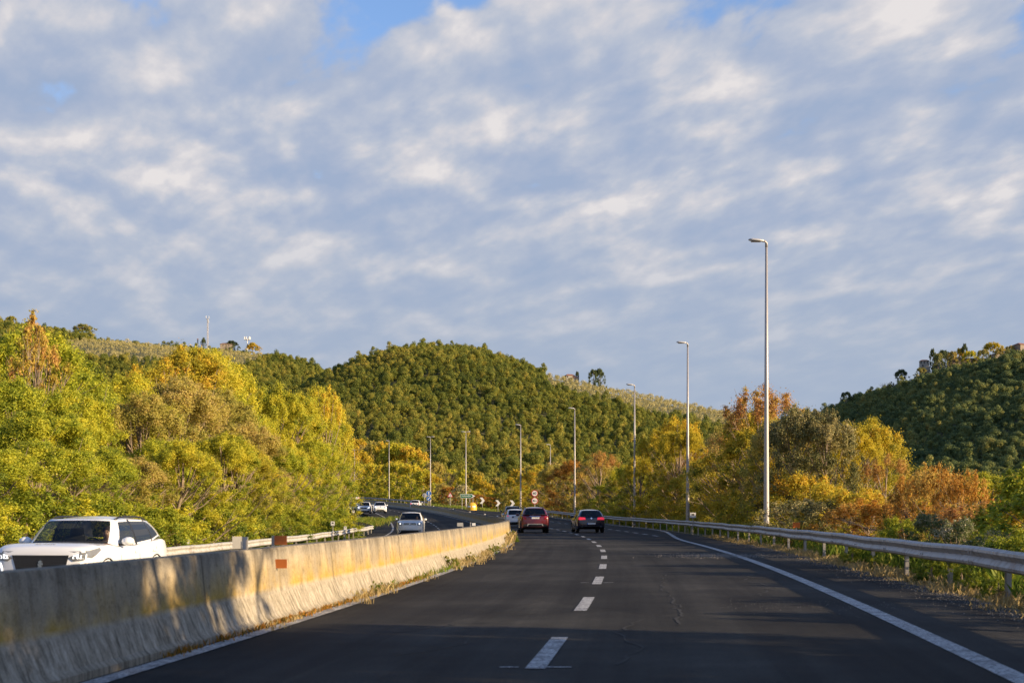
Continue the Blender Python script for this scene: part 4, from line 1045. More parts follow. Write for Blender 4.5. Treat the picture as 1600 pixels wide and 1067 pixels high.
# ------------------------------------------------------------------ drivers
def driver(car_root, label, sx=-.37, zoff=0.0, yseat=-.18):
    """seated figure: one skinned body, shirt and hair as children"""
    root = tag(empty('person', car_root.location, car_root.rotation_euler[2]), label, 'person')
    ox, oy, oz = sx, yseat, .62 + zoff
    J = []; E = []; Rd = []
    def j(p, r, par=None):
        J.append((ox + p[0], oy + p[1], oz + p[2])); Rd.append(r)
        if par is not None: E.append((par, len(J) - 1))
        return len(J) - 1
    pel = j((0, 0, 0), .14); wa = j((0, -.03, .18), .125, pel); ch = j((0, -.05, .36), .15, wa); up = j((0, -.05, .47), .11, ch)
    nk = j((0, -.03, .55), .055, up); jaw = j((0, .0, .62), .068, nk); hd_ = j((0, .005, .70), .088, jaw); tp = j((0, -.01, .775), .055, hd_)
    nose = j((0, .10, .675), .014, hd_)
    for s in (-1, 1):
        j((s * .085, -.0, .68), .018, hd_)                               # ear
        sh = j((s * .19, -.05, .44), .068, up); el = j((s * .26, .16, .24), .048, sh); wr = j((s * .15, .40, .36), .03, el); pa = j((s * .13, .45, .38), .026, wr)
        for k, (dx, dy, l) in enumerate(((-.03, .0, .05), (-.01, .012, .06), (.01, .014, .06), (.03, .008, .05))):
            f1 = j((s * .13 + dx * .6, .47 + dy, .39), .0095, pa); j((s * .13 + dx, .46 + dy, .39 - l), .008, f1)
        j((s * .13 - s * .04, .45, .41), .010, pa)                         # thumb
        hp = j((s * .10, .06, -.02), .10, pel); kn = j((s * .14, .46, .03), .068, hp); an = j((s * .13, .62, -.24), .042, kn); j((s * .13, .72, -.27), .036, an)
    def skin(nm, J, E, Rd, mat, par):
        me = bpy.data.meshes.new(nm); me.from_pydata(J, E, []); me.materials.append(mat); o = link(nm, me, par)
        o.modifiers.new('grow', 'SKIN').use_smooth_shade = True
        for v, r in zip(me.skin_vertices[0].data, Rd): v.radius = (r, r)
        me.skin_vertices[0].data[0].use_root = True
        o.modifiers.new('round', 'SUBSURF').render_levels = 2; o.modifiers[-1].levels = 1
        return o
    skin('body', J, E, Rd, M['skin'], root)
    keep = [pel, wa, ch, up]; JJ = [J[i] for i in keep]; EE = [(0, 1), (1, 2), (2, 3)]; RR = [Rd[i] * 1.06 for i in keep]
    for s in (-1, 1):
        b = len(JJ); JJ += [(ox + s * .19, oy - .05, oz + .44), (ox + s * .265, oy + .16, oz + .235), (ox + s * .18, oy + .34, oz + .325)]; RR += [.076, .058, .042]; EE += [(3, b), (b, b + 1), (b + 1, b + 2)]
    skin('shirt', JJ, EE, RR, M['shirt'], root)
    mb = MB(); mb.lathe([(.093, -.02), (.099, .02), (.088, .065), (.05, .10), (0, .112)], 18, Matrix.Translation((ox, oy - .022, oz + .70)) @ Matrix.Rotation(R(14), 4, 'X')); mb.build('hair', M['hair'], root, True)
    for s in (-1, 1): mb = MB(); mb.lathe([(0, .008), (.010, .004), (.012, 0), (0, -.006)], 10, Matrix.Translation((ox + s * .032, oy + .083, oz + .70)) @ Matrix.Rotation(R(-90), 4, 'X')); mb.build('eye', M['hair'], root)
    mb = MB(); mb.box((ox, oy + .068, oz + .632), (.045, .012, .009)); mb.build('mouth', M['red_paint'], root)
    return root
driver(white_root, 'driver in a dark shirt at the wheel of the white crossover', yseat=-.02, zoff=-.07)
for o in SC.objects:
    if o.get('label', '').startswith('silver compact'): driver(o, 'driver behind the windscreen of the silver off-roader', yseat=-.05, zoff=.0); break
# ------------------------------------------------------------------ vegetation: leaf clouds on branching trunks
def rdir(n):
    v = RNG.normal(size=(n, 3)); return v / np.linalg.norm(v, axis=1, keepdims=True)
def leaf_quads(c, nrm, ln, wd, droop=0.0, up=0.0):
    """diamond leaves at c facing nrm"""
    n = len(c); t = rdir(n); t[:, 2] = t[:, 2] * .6 - droop + up
    t -= nrm * (t * nrm).sum(1, keepdims=True); t /= np.linalg.norm(t, axis=1, keepdims=True) + 1e-9
    b = np.cross(nrm, t)
    l = (ln * RNG.uniform(.6, 1.3, n))[:, None]; w = (wd * RNG.uniform(.7, 1.25, n))[:, None]
    co = np.stack([c - t * l * .5, c + b * w * .5 + t * l * .05, c + t * l * .5, c - b * w * .5 + t * l * .05], 1).reshape(-1, 3)
    return co, np.arange(4 * n).reshape(n, 4)
def blob_leaves(blobs, per, ln, wd, flat=.8, droop=.2, up=0.0, inner=.35, soft=False):
    """blobs: (x, y, z, r, tint) clumps of leaves"""
    cs = []; ns = []; ts = []
    for x, y, z, r, t in blobs:
        k = max(8, int(per * r * r)); d = rdir(k); rad = r * (np.minimum(np.abs(RNG.normal(0, .62, k)), 1.7) if soft else inner + (1 - inner) * RNG.random(k) ** .6)
        c = d * rad[:, None] * np.array([1, 1, flat]) + np.array([x, y, z])
        n = d * .9 + rdir(k) * .75 + np.array([0, 0, .35]); n /= np.linalg.norm(n, axis=1, keepdims=True)
        cs.append(c); ns.append(n); ts.append(np.clip(t + RNG.normal(0, .13, k), 0, 1))
    c = np.concatenate(cs); n = np.concatenate(ns)
    co, f = leaf_quads(c, n, ln, wd, droop, up)
    return co, f, np.concatenate(ts)
def tree_shape(seed, H, Rr, base=.12, nb=60, per=260, ln=.22, wd=.11, wide=.45, blob=(.24, .40), droop=.2, up=0., sparse=0.0, tip=.0, trunk_r=.016, limbs=16, rough=.28, lean=.0):
    """crown and trunk meshes of one tree; height H, crown radius Rr"""
    rs_ = np.random.default_rng(seed); ph = rs_.uniform(0, 6.28, 6); blobs = []
    for i in range(nb):
        t = rs_.random() ** .85; a = rs_.uniform(0, 6.28)
        prof = math.sin(math.pi * min(1, (t * (1 - wide) / .5 * .5 + wide) if t < .5 else (.5 + (t - .5)))) if False else (max(0.0, 1 - abs((t - wide) / (1 - wide if t > wide else wide + .25)) ** 2.2)) ** .55
        lob = 1 + rough * (math.sin(2 * a + ph[0] + 3 * t) * .6 + math.sin(3 * a + ph[1] - 5 * t) * .5 + math.sin(5 * a + ph[2]) * .3)
        rad = Rr * prof * lob * (.55 + .45 * rs_.random() ** .5)
        br = Rr * rs_.uniform(*blob) * (1 - .35 * t)
        z = H * (base + (1 - base) * t) - br * .5
        x, y = rad * math.cos(a) + lean * t * H, rad * math.sin(a)
        if rs_.random() < sparse: continue
        blobs.append((x, y, max(z, br * .5), br, np.clip(.45 + rs_.normal(0, .16) + tip * (t - .5), 0, 1)))
    # upward tips that break the outline
    for i in range(int(nb * .22)):
        a = rs_.uniform(0, 6.28); r_ = Rr * rs_.random() ** .5 * .75; br = Rr * rs_.uniform(.07, .14)
        h = H * (1.0 - .28 * (r_ / Rr) ** 2) + rs_.uniform(-.25, .3)
        for k in range(3): blobs.append((r_ * math.cos(a) + lean * H, r_ * math.sin(a), h - k * br * .9, br * (1 + .25 * k), np.clip(.55 + tip * .5 + rs_.normal(0, .12), 0, 1)))
    co, f, ti = blob_leaves(blobs, per, ln, wd, .8, droop, up, soft=True)
    crown = raw_mesh('crown', co, f, 4, [LEAF['locust']], False, ti)
    mb = MB(); r0 = H * trunk_r + .03
    bend = [(rs_.normal(0, .02) * H, rs_.normal(0, .02) * H) for _ in range(4)]
    tp = [(0, 0, -.6), (bend[0][0] * .3, bend[0][1] * .3, H * .15), (bend[1][0], bend[1][1], H * .4), (bend[2][0] + lean * H * .5, bend[2][1], H * .62), (bend[3][0] + lean * H * .8, bend[3][1], H * .85)]
    mb.tube(tp, [r0 * 1.3, r0, r0 * .75, r0 * .5, r0 * .15], 7)
    for k in range(min(limbs, len(blobs))):
        x, y, z, br, _ = blobs[k]; s = np.clip(z / H - .22, .12, .7); i = s * 4; i0 = min(int(i), 3)
        q = Vector(tp[i0]).lerp(Vector(tp[i0 + 1]), i - i0); e = Vector((x, y, z)); mid = q.lerp(e, .5) + Vector((0, 0, -.06 * H + .04 * H * rs_.random()))
        mb.tube([q, mid, e], [r0 * .42, r0 * .26, r0 * .08], 5, False)
        for s2 in range(2):
            e2 = e + Vector(rs_.normal(0, 1, 3)) * br * .8; mb.tube([mid.lerp(e, .5), e2], [r0 * .13, r0 * .04], 4, False)
    me = bpy.data.meshes.new('trunk'); me.from_pydata(mb.v, [], mb.f); me.update(); me.materials.append(M['bark'])
    me.polygons.foreach_set('use_smooth', [True] * len(mb.f))
    return crown, me, H, Rr

SH = {}
SH['tall'] = [tree_shape(100 + i, 9.0, 3.0, .06, 170, 2100, .125, .056, .52, (.11, .23), .1, .35, sparse=.10, tip=.12, rough=.45, limbs=46) for i in range(5)]
SH['round'] = [tree_shape(200 + i, 7.0, 3.0, .08, 130, 1700, .12, .062, .46, (.13, .25), .2, .1, sparse=.08, tip=.12, rough=.40, limbs=36) for i in range(3)]
SH['airy'] = [tree_shape(300 + i, 8.0, 3.0, .18, 64, 1000, .13, .065, .5, (.15, .28), .1, .2, sparse=.25, tip=.5, limbs=34) for i in range(2)]
SH['oak'] = [tree_shape(400 + i, 7.0, 2.6, .03, 130, 1250, .13, .06, .38, (.16, .27), .0, .6, tip=.35, rough=.28) for i in range(2)]
SH['shrub'] = [tree_shape(500 + i, 3.0, 2.0, .0, 80, 1000, .13, .06, .35, (.15, .28), .1, .3, tip=.4, trunk_r=.01, limbs=20) for i in range(4)]
SH['spray'] = [tree_shape(600 + i, 3.0, 2.2, .02, 90, 1000, .14, .045, .42, (.10, .25), .1, .5, sparse=.12, tip=.55, trunk_r=.01, limbs=44, rough=.5) for i in range(3)]
SH['weed'] = [tree_shape(650 + i, .42, .36, .0, 40, 60000, .034, .011, .3, (.14, .30), .0, 1.0, tip=.4, trunk_r=.0, limbs=12) for i in range(2)]
SH['wisp'] = [tree_shape(660 + i, 9.0, 2.0, .35, 46, 900, .19, .08, .62, (.13, .30), .35, 0, sparse=.15, tip=.2, rough=.55, limbs=26) for i in range(2)]
SH['far'] = [tree_shape(700 + i, 9.0, 3.6, .04, 110, 260, .34, .18, .45, (.14, .26), .1, .1, tip=.3, limbs=12, rough=.34) for i in range(4)]
def bare_shape(seed, H, Rr):
    rs_ = np.random.default_rng(seed); mb = MB(); tw = MB()
    def grow(p, d, l, r, lev):
        e = p + d * l; (mb if lev < 2 else tw).tube([p, p.lerp(e, .5) + Vector(rs_.normal(0, .03, 3)) * l, e], [r, r * .8, r * .6], 5 if lev < 2 else 3, False)
        if lev >= 5: return
        for k in range(3 if lev < 4 else 2):
            dd = (d + Vector(rs_.normal(0, .42, 3)) + Vector((0, 0, .18))).normalized(); grow(p.lerp(e, rs_.uniform(.55, 1)), dd, l * rs_.uniform(.62, .82), r * .55, lev + 1)
    grow(Vector((0, 0, -.4)), Vector((0, 0, 1)), H * .34, .13, 0)
    a = bpy.data.meshes.new('trunk'); a.from_pydata(mb.v, [], mb.f); a.update(); a.materials.append(M['bark_pale'])
    b = bpy.data.meshes.new('crown'); b.from_pydata(tw.v, [], tw.f); b.update(); b.materials.append(LEAF['twig'])
    return b, a, H, Rr
SH['bare'] = [bare_shape(801, 8.0, 2.4)]

def plant(kind, x, y, H, Rr, species, label, group=None, cat='tree', name='tree', z=None, k=None):
    crown, trunk, h0, r0 = SH[kind][random.randrange(len(SH[kind])) if k is None else k]
    root = tag(empty(name, (x, y, gz(x, y) if z is None else z), random.uniform(0, 6.28)), label, cat, group)
    root.scale = (Rr / r0, Rr / r0, H / h0)
    c = link('crown', crown, root)
    if kind != 'bare':
        c.material_slots[0].link = 'OBJECT'; c.material_slots[0].material = LEAF[species]
    link('trunk', trunk, root)
    return root

# ---- the belt left of the oncoming road
SKY_L = [(-250, 560), (-60, 560), (0, 548), (30, 520), (50, 500), (80, 545), (110, 580), (150, 600), (185, 588), (225, 572), (262, 555), (300, 548), (335, 556), (370, 572), (405, 592), (440, 606), (478, 614), (508, 602), (540, 622), (563, 650), (576, 690)]
def landmark_l(xp):
    for lim, s in ((-20, 'out beyond the left edge'), (60, 'at the far left edge'), (150, 'above the bonnet of the white crossover'), (250, 'above the roof of the white crossover'), (340, 'behind the guardrail by the white crossover'), (430, 'above the orange barrier reflectors'), (505, 'left of the small marker plates'), (548, 'above the curling guardrail'), (999, 'at the belt end by the far bend')):
        if xp < lim: return s
SPN = {'locust': 'yellow green locust tree', 'locust_green': 'fresh green locust tree', 'ochre': 'dry ochre tree', 'golden': 'golden leaved tree', 'orange': 'orange leaved tree', 'yellow': 'bright yellow tree'}
rowsL = [(-14.2, .55, .70, 'first row'), (-18.2, .74, .90, 'middle row'), (-23.5, .93, 1.02, 'back row'), (-30, .90, 1.0, 'hindmost row')]
for ri, (off, h0, h1, rn) in enumerate(rowsL):
    d = 30.0 + ri * 2
    while d < (126 if ri == 0 else 150 + 12 * ri):
        dd = d + random.uniform(-1, 1); oo = off + random.uniform(-1, 1) - (max(0, dd - 112) * .42 if ri == 0 else max(0, dd - 122) * .10)
        x = float(rx(dd)) + oo; xp = 800 + x / dd * F
        if -330 < xp < (505 if ri == 0 else 522):
            yt = float(np.interp(xp, [p[0] for p in SKY_L], [p[1] for p in SKY_L])); z = gz(x, dd)
            H = ((800 - yt) / F * dd + CAMZ - z) * random.uniform(h0, h1); H = float(np.clip(H, 3.0, 15))
            # colour drifts along the belt: green at the left, ochre in the middle, yellow green at the right end
            u = random.random()
            if xp < 150: sp = 'locust_green' if u < .75 else 'locust'
            elif xp < 270: sp = 'ochre' if u < .35 else ('locust' if u < .8 else 'locust_green')
            elif xp < 400: sp = 'locust' if u < .5 else ('ochre' if u < .62 else ('golden' if u < .75 else 'locust_green'))
            else: sp = 'locust_green' if u < .5 else ('locust' if u < .92 else 'golden')
            if ri >= 2 and 250 < xp < 400 and u > .6: sp = 'golden'
            plant('tall' if u < .8 else 'airy' if ri >= 1 else 'round', x, dd, H, min(max(H * .34, 2.0), 4.2), sp, '%s in the %s %s' % (SPN[sp], rn, landmark_l(xp)), 'trees of the belt left of the oncoming road')
        d += (3.3, 4.2, 4.8, 5.5)[ri] + dd * .012
# orange topped tree poking out at the far left
dd = 62; x = px(50, dd); plant('wisp', x, dd, (800 - 498) / F * dd + CAMZ - gz(x, dd), 1.3, 'orange', 'tall tree with an orange drooping top near the upper left edge')
dd = 66; x = px(66, dd); plant('wisp', x, dd, (800 - 530) / F * dd + CAMZ - gz(x, dd), 1.2, 'orange', 'lower orange leaved tree right beside the tall orange topped one')
dd = 112; x = px(512, dd); plant('airy', x, dd, (800 - 606) / F * dd + CAMZ - gz(x, dd), 2.0, 'locust', 'ochre tipped tree standing out above the right end of the belt')
for xp, dd in ((175, 52), (222, 58)):
    x = px(xp, dd); plant('bare', x, dd, 4.6, 1.5, 'twig', 'leafless grey twigged tree amid foliage ' + ('above the white bonnet' if xp < 200 else 'above the rear side windows of the white crossover'))
for xp, yt, dd, sp, lab in ((512, 640, 123, 'locust', 'yellow green tree forming the right edge of the belt by the far bend'), (500, 612, 121, 'locust', 'yellow green tree second from the right edge of the belt'), (490, 622, 116, 'locust_green', 'fresh green tree third from the right edge of the belt'), (462, 620, 110, 'locust', 'yellow green treetop over the curling guardrail'), (432, 606, 104, 'locust', 'yellow green treetop over the two marker plates')):
    x = px(xp, dd); plant('tall', x, dd, (800 - yt) / F * dd + CAMZ - gz(x, dd), 2.4, sp, lab)
# undergrowth bushes at the feet of the belt
d = 26.0
while d < 122:
    oo = -12.7 + random.uniform(-.5, .3) - max(0, d - 112) * .4; x = float(rx(d)) + oo; xp = 800 + x / d * F
    if -150 < xp < 570: plant('shrub', x, d, random.uniform(1.3, 2.6), random.uniform(1.3, 2.0), 'bush' if random.random() < .6 else 'locust_green', 'low bush just behind the left rail ' + landmark_l(xp), 'bushes behind the left guardrail', 'bush', 'bush')
    d += 2.4 + d * .012

# ---- right side trees: column, top, distance, radius, shape, leaf, label
RT = [
 (1167, 604, 84, 2.9, 'airy', 'orange', 'tall thin orange brown tree left of the nearest lamp post'),
 (1180, 640, 90, 3.0, 'round', 'golden', 'golden tree just behind the tall orange brown one'),
 (1140, 668, 82, 2.6, 'round', 'golden', 'golden green tree between the two nearest lamp posts'),
 (1110, 672, 96, 2.8, 'airy', 'ochre', 'brownish thin tree just right of the second lamp post'),
 (1218, 655, 78, 2.0, 'round', 'ochre', 'tan tree hidden behind the nearest lamp post'),
 (1247, 640, 70, 2.1, 'oak', 'oak', 'dense grey green evergreen right of the nearest lamp post'),
 (1288, 650, 69, 1.8, 'oak', 'oak', 'slimmer grey green evergreen on the sunny side of the dense one'),
 (1318, 668, 76, 1.9, 'tall', 'yellow', 'yellow green tree between the evergreen and the orange tree'),
 (1352, 660, 80, 2.5, 'round', 'golden', 'round golden orange tree right of the grey green evergreens'),
 (1386, 712, 72, 1.5, 'airy', 'orange', 'orange tree at the right end of the tall group'),
 (1040, 653, 126, 3.0, 'airy', 'yellow', 'bright yellow poplar like tree behind the bare one'),
 (1005, 672, 132, 2.8, 'tall', 'yellow', 'yellow tree behind the third lamp post'),
 (1062, 672, 120, 2.4, 'tall', 'yellow', 'narrow yellow tree left of the second lamp post'),
 (1038, 684, 118, 2.4, 'bare', 'twig', 'bare pale twigged tree in front of the bright yellow trees'),
 (1085, 716, 104, 2.4, 'round', 'golden', 'golden tree behind the second lamp post'),
 (1020, 742, 116, 2.5, 'round', 'golden', 'low golden green tree beneath the bright yellow ones'),
 (975, 715, 142, 2.6, 'round', 'golden', 'golden green tree left of the third lamp post'),
 (952, 728, 152, 2.8, 'round', 'locust', 'yellow green tree above the dark navy car'),
 (918, 706, 172, 3.2, 'airy', 'orange', 'pinkish orange tree just right of the fourth lamp post'),
 (930, 722, 178, 3.2, 'round', 'ochre', 'ochre tree beside the pinkish orange one'),
 (893, 722, 190, 3.2, 'round', 'rust', 'rust brown tree behind the fourth lamp post'),
 (862, 726, 205, 3.6, 'round', 'ochre', 'ochre brown tree left of the fourth lamp post'),
 (838, 735, 222, 3.6, 'round', 'golden', 'golden brown tree above the round speed signs'),
]
for xp, yt, d, r_, kind, sp, lab in RT:
    x = px(xp, d); off = x - float(rx(d))
    mo = rail_off(min(d, 200)) + 1.0 + r_ * .85
    if off < mo: x = float(rx(d)) + mo
    z = gz(x, d); plant(kind, x, d, (800 - yt) / F * d + CAMZ - z, r_, sp, lab)
# second rank behind them, filling the gaps
for i in range(26):
    d = random.uniform(84, 205); off = random.uniform(18, 34); x = float(rx(d)) + off; xp = 800 + x / d * F
    if not 830 < xp < 1410: continue
    yt = np.interp(xp, [830, 900, 960, 1030, 1080, 1110, 1150, 1230, 1340, 1410], [745, 725, 728, 690, 700, 690, 650, 665, 690, 730]) + random.uniform(0, 25)
    sp = random.choice(['golden', 'ochre', 'locust', 'rust', 'golden'])
    land = 'the red car' if xp < 870 else 'the navy car' if xp < 960 else 'the third lamp post' if xp < 1040 else 'the second lamp post' if xp < 1130 else 'the nearest lamp post' if xp < 1240 else 'the grey green evergreens'
    plant('round', x, d, max(3.0, (800 - yt) / F * d + CAMZ - gz(x, d)), random.uniform(2.4, 3.4), sp, {'golden': 'golden green', 'ochre': 'ochre', 'locust': 'yellow green', 'rust': 'rust brown'}[sp] + ' tree in the rear rank behind ' + land, 'rear rank of trees on the right')
# low growth under the trees, close behind the rail
d = 64.0
while d < 214:
    off = rail_off(d) + 3.3 + random.uniform(-.2, .8) + max(0, d - 120) * .006; x = float(rx(d)) + off; xp = 800 + x / d * F
    land = 'left of the fourth lamp post' if xp < 895 else 'between the navy car and the third lamp post' if xp < 990 else 'left of the second lamp post' if xp < 1072 else 'right of the second lamp post' if xp < 1150 else 'around the nearest lamp post'
    sp = random.choice(['bush', 'golden', 'golden', 'ochre', 'bush'])
    plant('shrub', x, d, random.uniform(1.6, 3.2), random.uniform(1.5, 2.2), sp, {'bush': 'green', 'golden': 'golden', 'ochre': 'ochre'}[sp] + ' undergrowth bush behind the right guardrail, ' + land, 'undergrowth behind the right guardrail', 'bush', 'bush')
    d += 2.6 + d * .008
# shrubs in the open stretch on the right
RB = [
 (1405, 784, 50, 1.9, 'spray', 'rust', 'low rusty brown shrub spreading behind the guardrail right of the orange rail reflector'),
 (1352, 786, 52, 2.0, 'spray', 'rust', 'dark rusty shrub at the foot of the golden orange tree'),
 (1330, 770, 56, 2.0, 'shrub', 'golden', 'golden green shrub right below the grey green evergreens'),
 (1290, 782, 56, 1.6, 'shrub', 'oak', 'dark green shrub behind the orange rail reflector'),
 (1240, 786, 60, 1.6, 'shrub', 'oak', 'dark green shrub at the foot of the dense evergreen'),
 (1466, 730, 43, 1.15, 'spray', 'rust', 'tall rust orange shrub with spreading twigs'),
 (1505, 742, 41, .9, 'spray', 'rust', 'orange shrub just right of the tall rust one'),
 (1428, 748, 46, .9, 'spray', 'rust', 'smaller rust shrub left of the tall one'),
 (1545, 742, 44, 1.6, 'tall', 'locust', 'yellow green young tree near the right edge'),
 (1590, 748, 46, 1.7, 'tall', 'yellow', 'pale yellow young tree at the right edge'),
 (1632, 750, 44, 1.6, 'tall', 'ochre', 'ochre young tree just beyond the right edge'),
 (1520, 788, 36, 1.2, 'spray', 'orange', 'small orange shrub below the yellow green young tree'),
 (1580, 792, 34, 1.3, 'shrub', 'golden', 'golden shrub low at the right edge'),
 (1452, 806, 34.5, .65, 'shrub', 'pale_bush', 'grey green bush with white fluffy flowers below the tall rust shrub'),
 (1496, 814, 31.5, .65, 'shrub', 'pale_bush', 'white flowered bush in the middle of three behind the rail'),
 (1548, 832, 28.5, .6, 'shrub', 'pale_bush', 'white flowered bush nearest the right edge'),
 (1592, 836, 26.5, .8, 'shrub', 'bush', 'dark green bush against the guardrail at the right edge'),
 (1410, 812, 38, .9, 'shrub', 'bush', 'green bush left of the white flowered ones'),
]
for xp, yt, d, r_, kind, sp, lab in RB:
    x = px(xp, d); z = gz(x, d); plant(kind, x, d, (800 - yt) / F * d + CAMZ - z, r_, sp, lab, cat='bush' if kind in ('spray', 'shrub') else 'tree', name='bush' if kind in ('spray', 'shrub') else 'tree')
# small bright weeds standing under the rail
for xp, d, h in ((1300, 37, .42), (1330, 33.5, .3), (1412, 27.5, .42), (1452, 25.3, .40), (1535, 22.6, .35), (1500, 24, .3)):
    x = float(rx(d)) + rail_off(d) + random.uniform(.1, .35)
    plant('weed', x, d, h, h * .95, 'bush', 'small bright green weed under the right guardrail', 'weeds under the right guardrail', 'weed', 'weed', z=gz(x, d))
# bushes and trees beside the road nearer than the picture's edge: they shade the foreground
for i, (off, d, H, r_, kind) in enumerate([(15.5, 9.3, 7.5, 3.0, 'tall'), (16.5, 6, 8, 3.2, 'tall'), (15, 0.5, 7.5, 3.0, 'round'), (16, -5, 8, 3.2, 'tall'), (15.5, -11, 8, 3.2, 'round'), (12.5, 12.0, 3.2, 1.9, 'shrub'), (12.2, 16.5, 1.7, 1.5, 'shrub'), (12.4, 20.0, 1.6, 1.5, 'shrub'), (13.2, 24.0, 1.8, 1.5, 'shrub'), (13, 29, 2.0, 1.7, 'shrub'), (14.2, 33, 2.5, 1.8, 'shrub'), (12.3, 10.5, 3.6, 2, 'shrub'), (12.3, 6.5, 3.6, 2, 'shrub'), (21, 4, 8, 3, 'tall')]):
    x = float(rx(d)) + off
    plant(kind, x, d, H, r_, 'golden' if kind != 'shrub' else 'bush', ('golden tree' if kind != 'shrub' else 'green bush') + ' beside the right shoulder, beyond the right edge of the view', 'roadside growth beyond the right edge', 'tree' if kind != 'shrub' else 'bush', 'tree' if kind != 'shrub' else 'bush')

# ---- trees beyond the bend, in front of the hills
def far_lab(xp):
    for lim, s in ((600, 'left of the far lamp post'), (650, 'right of the far lamp post'), (700, 'behind the blue arrow signs'), (760, 'behind the green arrow sign'), (815, 'behind the chevrons'), (890, 'behind the red car'), (2000, 'behind the navy car')):
        if xp < lim: return s
for layer, (n, dy, names) in enumerate([(30, 34, 'low'), (34, 0, 'tall')]):
    for i in range(n):
        xp = 552 + (i + random.random()) / n * (985 - 552)
        d = 250.0
        while px(xp, d) - float(rx(d)) < (17 if layer == 0 else 25) + (10 if xp > 760 else 0) and d < 700: d += 3
        d += random.uniform(0, 10) + layer * random.uniform(8, 40)
        x = px(xp, d)
        yt = float(np.interp(xp, [550, 575, 605, 630, 655, 680, 710, 740, 770, 800, 850, 990], [672, 690, 692, 686, 702, 712, 722, 735, 738, 730, 722, 735])) + (random.uniform(0, 16) if layer else random.uniform(26, 44))
        z = gz(x, d); H = float(np.clip((800 - yt) / F * d + CAMZ - z, 3, 22))
        sp = random.choice(['locust', 'ochre', 'golden', 'locust'] if xp < 700 else ['ochre', 'golden', 'olive', 'locust', 'rust'] if layer == 0 else ['golden', 'ochre', 'forest', 'locust'])
        nm = {'locust': 'yellow green', 'ochre': 'ochre', 'golden': 'golden', 'olive': 'silvery', 'rust': 'rust brown', 'forest': 'dark green'}[sp]
        plant('far', x, d, H, max(2.4, H * (.42 if layer == 0 else .34)), sp, '%s %s tree beyond the bend, %s' % (nm, names, far_lab(xp)), 'trees beyond the bend')
for xp, yt in ((664, 706), (690, 716)):
    d = 352; x = px(xp, d); plant('bare', x, d, (800 - yt) / F * d + CAMZ - gz(x, d), 4.2, 'twig', 'leafless pale tree beyond the bend, ' + ('left' if xp < 670 else 'right') + ' of the twin headed lamp by the blue signs')

# ---- wooded hills
def crown_small(seed, nb, per, ln, wd, Rr=3.0, H=5.5):
    rs_ = np.random.default_rng(seed); bl = []
    for i in range(nb):
        a = rs_.uniform(0, 6.28); t = rs_.random(); r_ = Rr * (1 - t ** 2) ** .5 * .62 * (.4 + .6 * rs_.random())
        bl.append((r_ * math.cos(a), r_ * math.sin(a), 1.2 + (H - 2.0) * t, Rr * rs_.uniform(.28, .42), np.clip(.45 + rs_.normal(0, .13), 0, 1)))
    co, f, ti = blob_leaves(bl, per, ln, wd, .85, .1, 0, .55)
    mb = MB(); mb.tube([(0, 0, -1.5), (0, 0, H * .6)], [.22, .1], 5); v = np.array([tuple(p) for p in mb.v]); 
    fq = [q for q in mb.f if len(q) == 4]; 
    return raw_mesh('crown', np.concatenate([co, v]), np.concatenate([f, np.array(fq) + len(co)]), 4, [LEAF['forest']], False, np.concatenate([ti, np.zeros(len(fq))]))
FC = [crown_small(900 + i, (13, 17, 11, 20, 15, 12)[i], 120, .32, .25, (3.0, 2.6, 3.2, 3.4, 2.4, 2.8)[i], (5.5, 6.2, 4.6, 5.2, 6.4, 5.0)[i]) for i in range(6)]
def in_olive(x, y):
    a = (y > np.maximum(690 - 1.0 * (x - 31), 630)) & (y < 915) & (x > 18) & (x < 135) & (hill(HC, x, y) >= hill(HL, x, y))
    b = (y > 985) & (y < 1260) & (x > -345) & (x < -188) & (hill(HL, x, y) >= hill(HC, x, y))
    return a | b
pts = []
for y0, y1, s in ((345, 640, 3.3), (640, 960, 3.2), (960, 1420, 4.6)):
    gx, gy = np.meshgrid(np.arange(-560, 520, s), np.arange(y0, y1, s)); k = gx.size
    q = np.stack([gx.ravel() + RNG.uniform(-s * .42, s * .42, k), gy.ravel() + RNG.uniform(-s * .42, s * .42, k), np.full(k, s / 4.1)], -1); pts.append(q)
pts = np.concatenate(pts)
hz_ = hills_z(pts[:, 0], pts[:, 1])
ok = (np.abs(pts[:, 0]) < .40 * pts[:, 1] + 25) & (hz_ > 5.0) & ~in_olive(pts[:, 0], pts[:, 1])
pts = pts[ok]; zz = ground(pts[:, 0], pts[:, 1])
ang = (zz + 7 - CAMZ) / pts[:, 1]; hid = np.zeros(len(pts), bool)
for t in np.linspace(.3, .985, 60):
    yy = pts[:, 1] * t; hid |= (ground(pts[:, 0] * t, yy) - CAMZ) / yy > ang
pts = pts[~hid]; zz = zz[~hid]
col_ = 800 + pts[:, 0] / pts[:, 1] * F; row_ = 800 - (zz + 4 - CAMZ) / pts[:, 1] * F
vis = ((col_ > 572) & (col_ < 985) & (row_ < 735)) | ((col_ > 1400) & (col_ < 1600) & (row_ < 722))
near = np.argsort(np.where(vis, pts[:, 1], 1e9))[:290]
isn = np.zeros(len(pts), bool); isn[near] = True
for i in near:
    x, y, s = pts[i]; right = x > 90
    o = link('hill_tree', FC[random.randrange(6)], None, (x, y, zz[i])); o.rotation_euler = (0, 0, random.random() * 6.28); k = s * min(max(random.lognormvariate(-.26, .32), .4), 1.5); o.scale = (k, k, k * random.uniform(.85, 1.2))
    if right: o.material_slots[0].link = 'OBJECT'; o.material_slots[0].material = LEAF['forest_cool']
    tag(o, 'dark green broadleaf tree in the shaded wood on the right hill' if right else 'green broadleaf tree in the wood low on the rounded middle hill', 'tree', 'trees of the right hill wood' if right else 'trees of the middle hill wood')
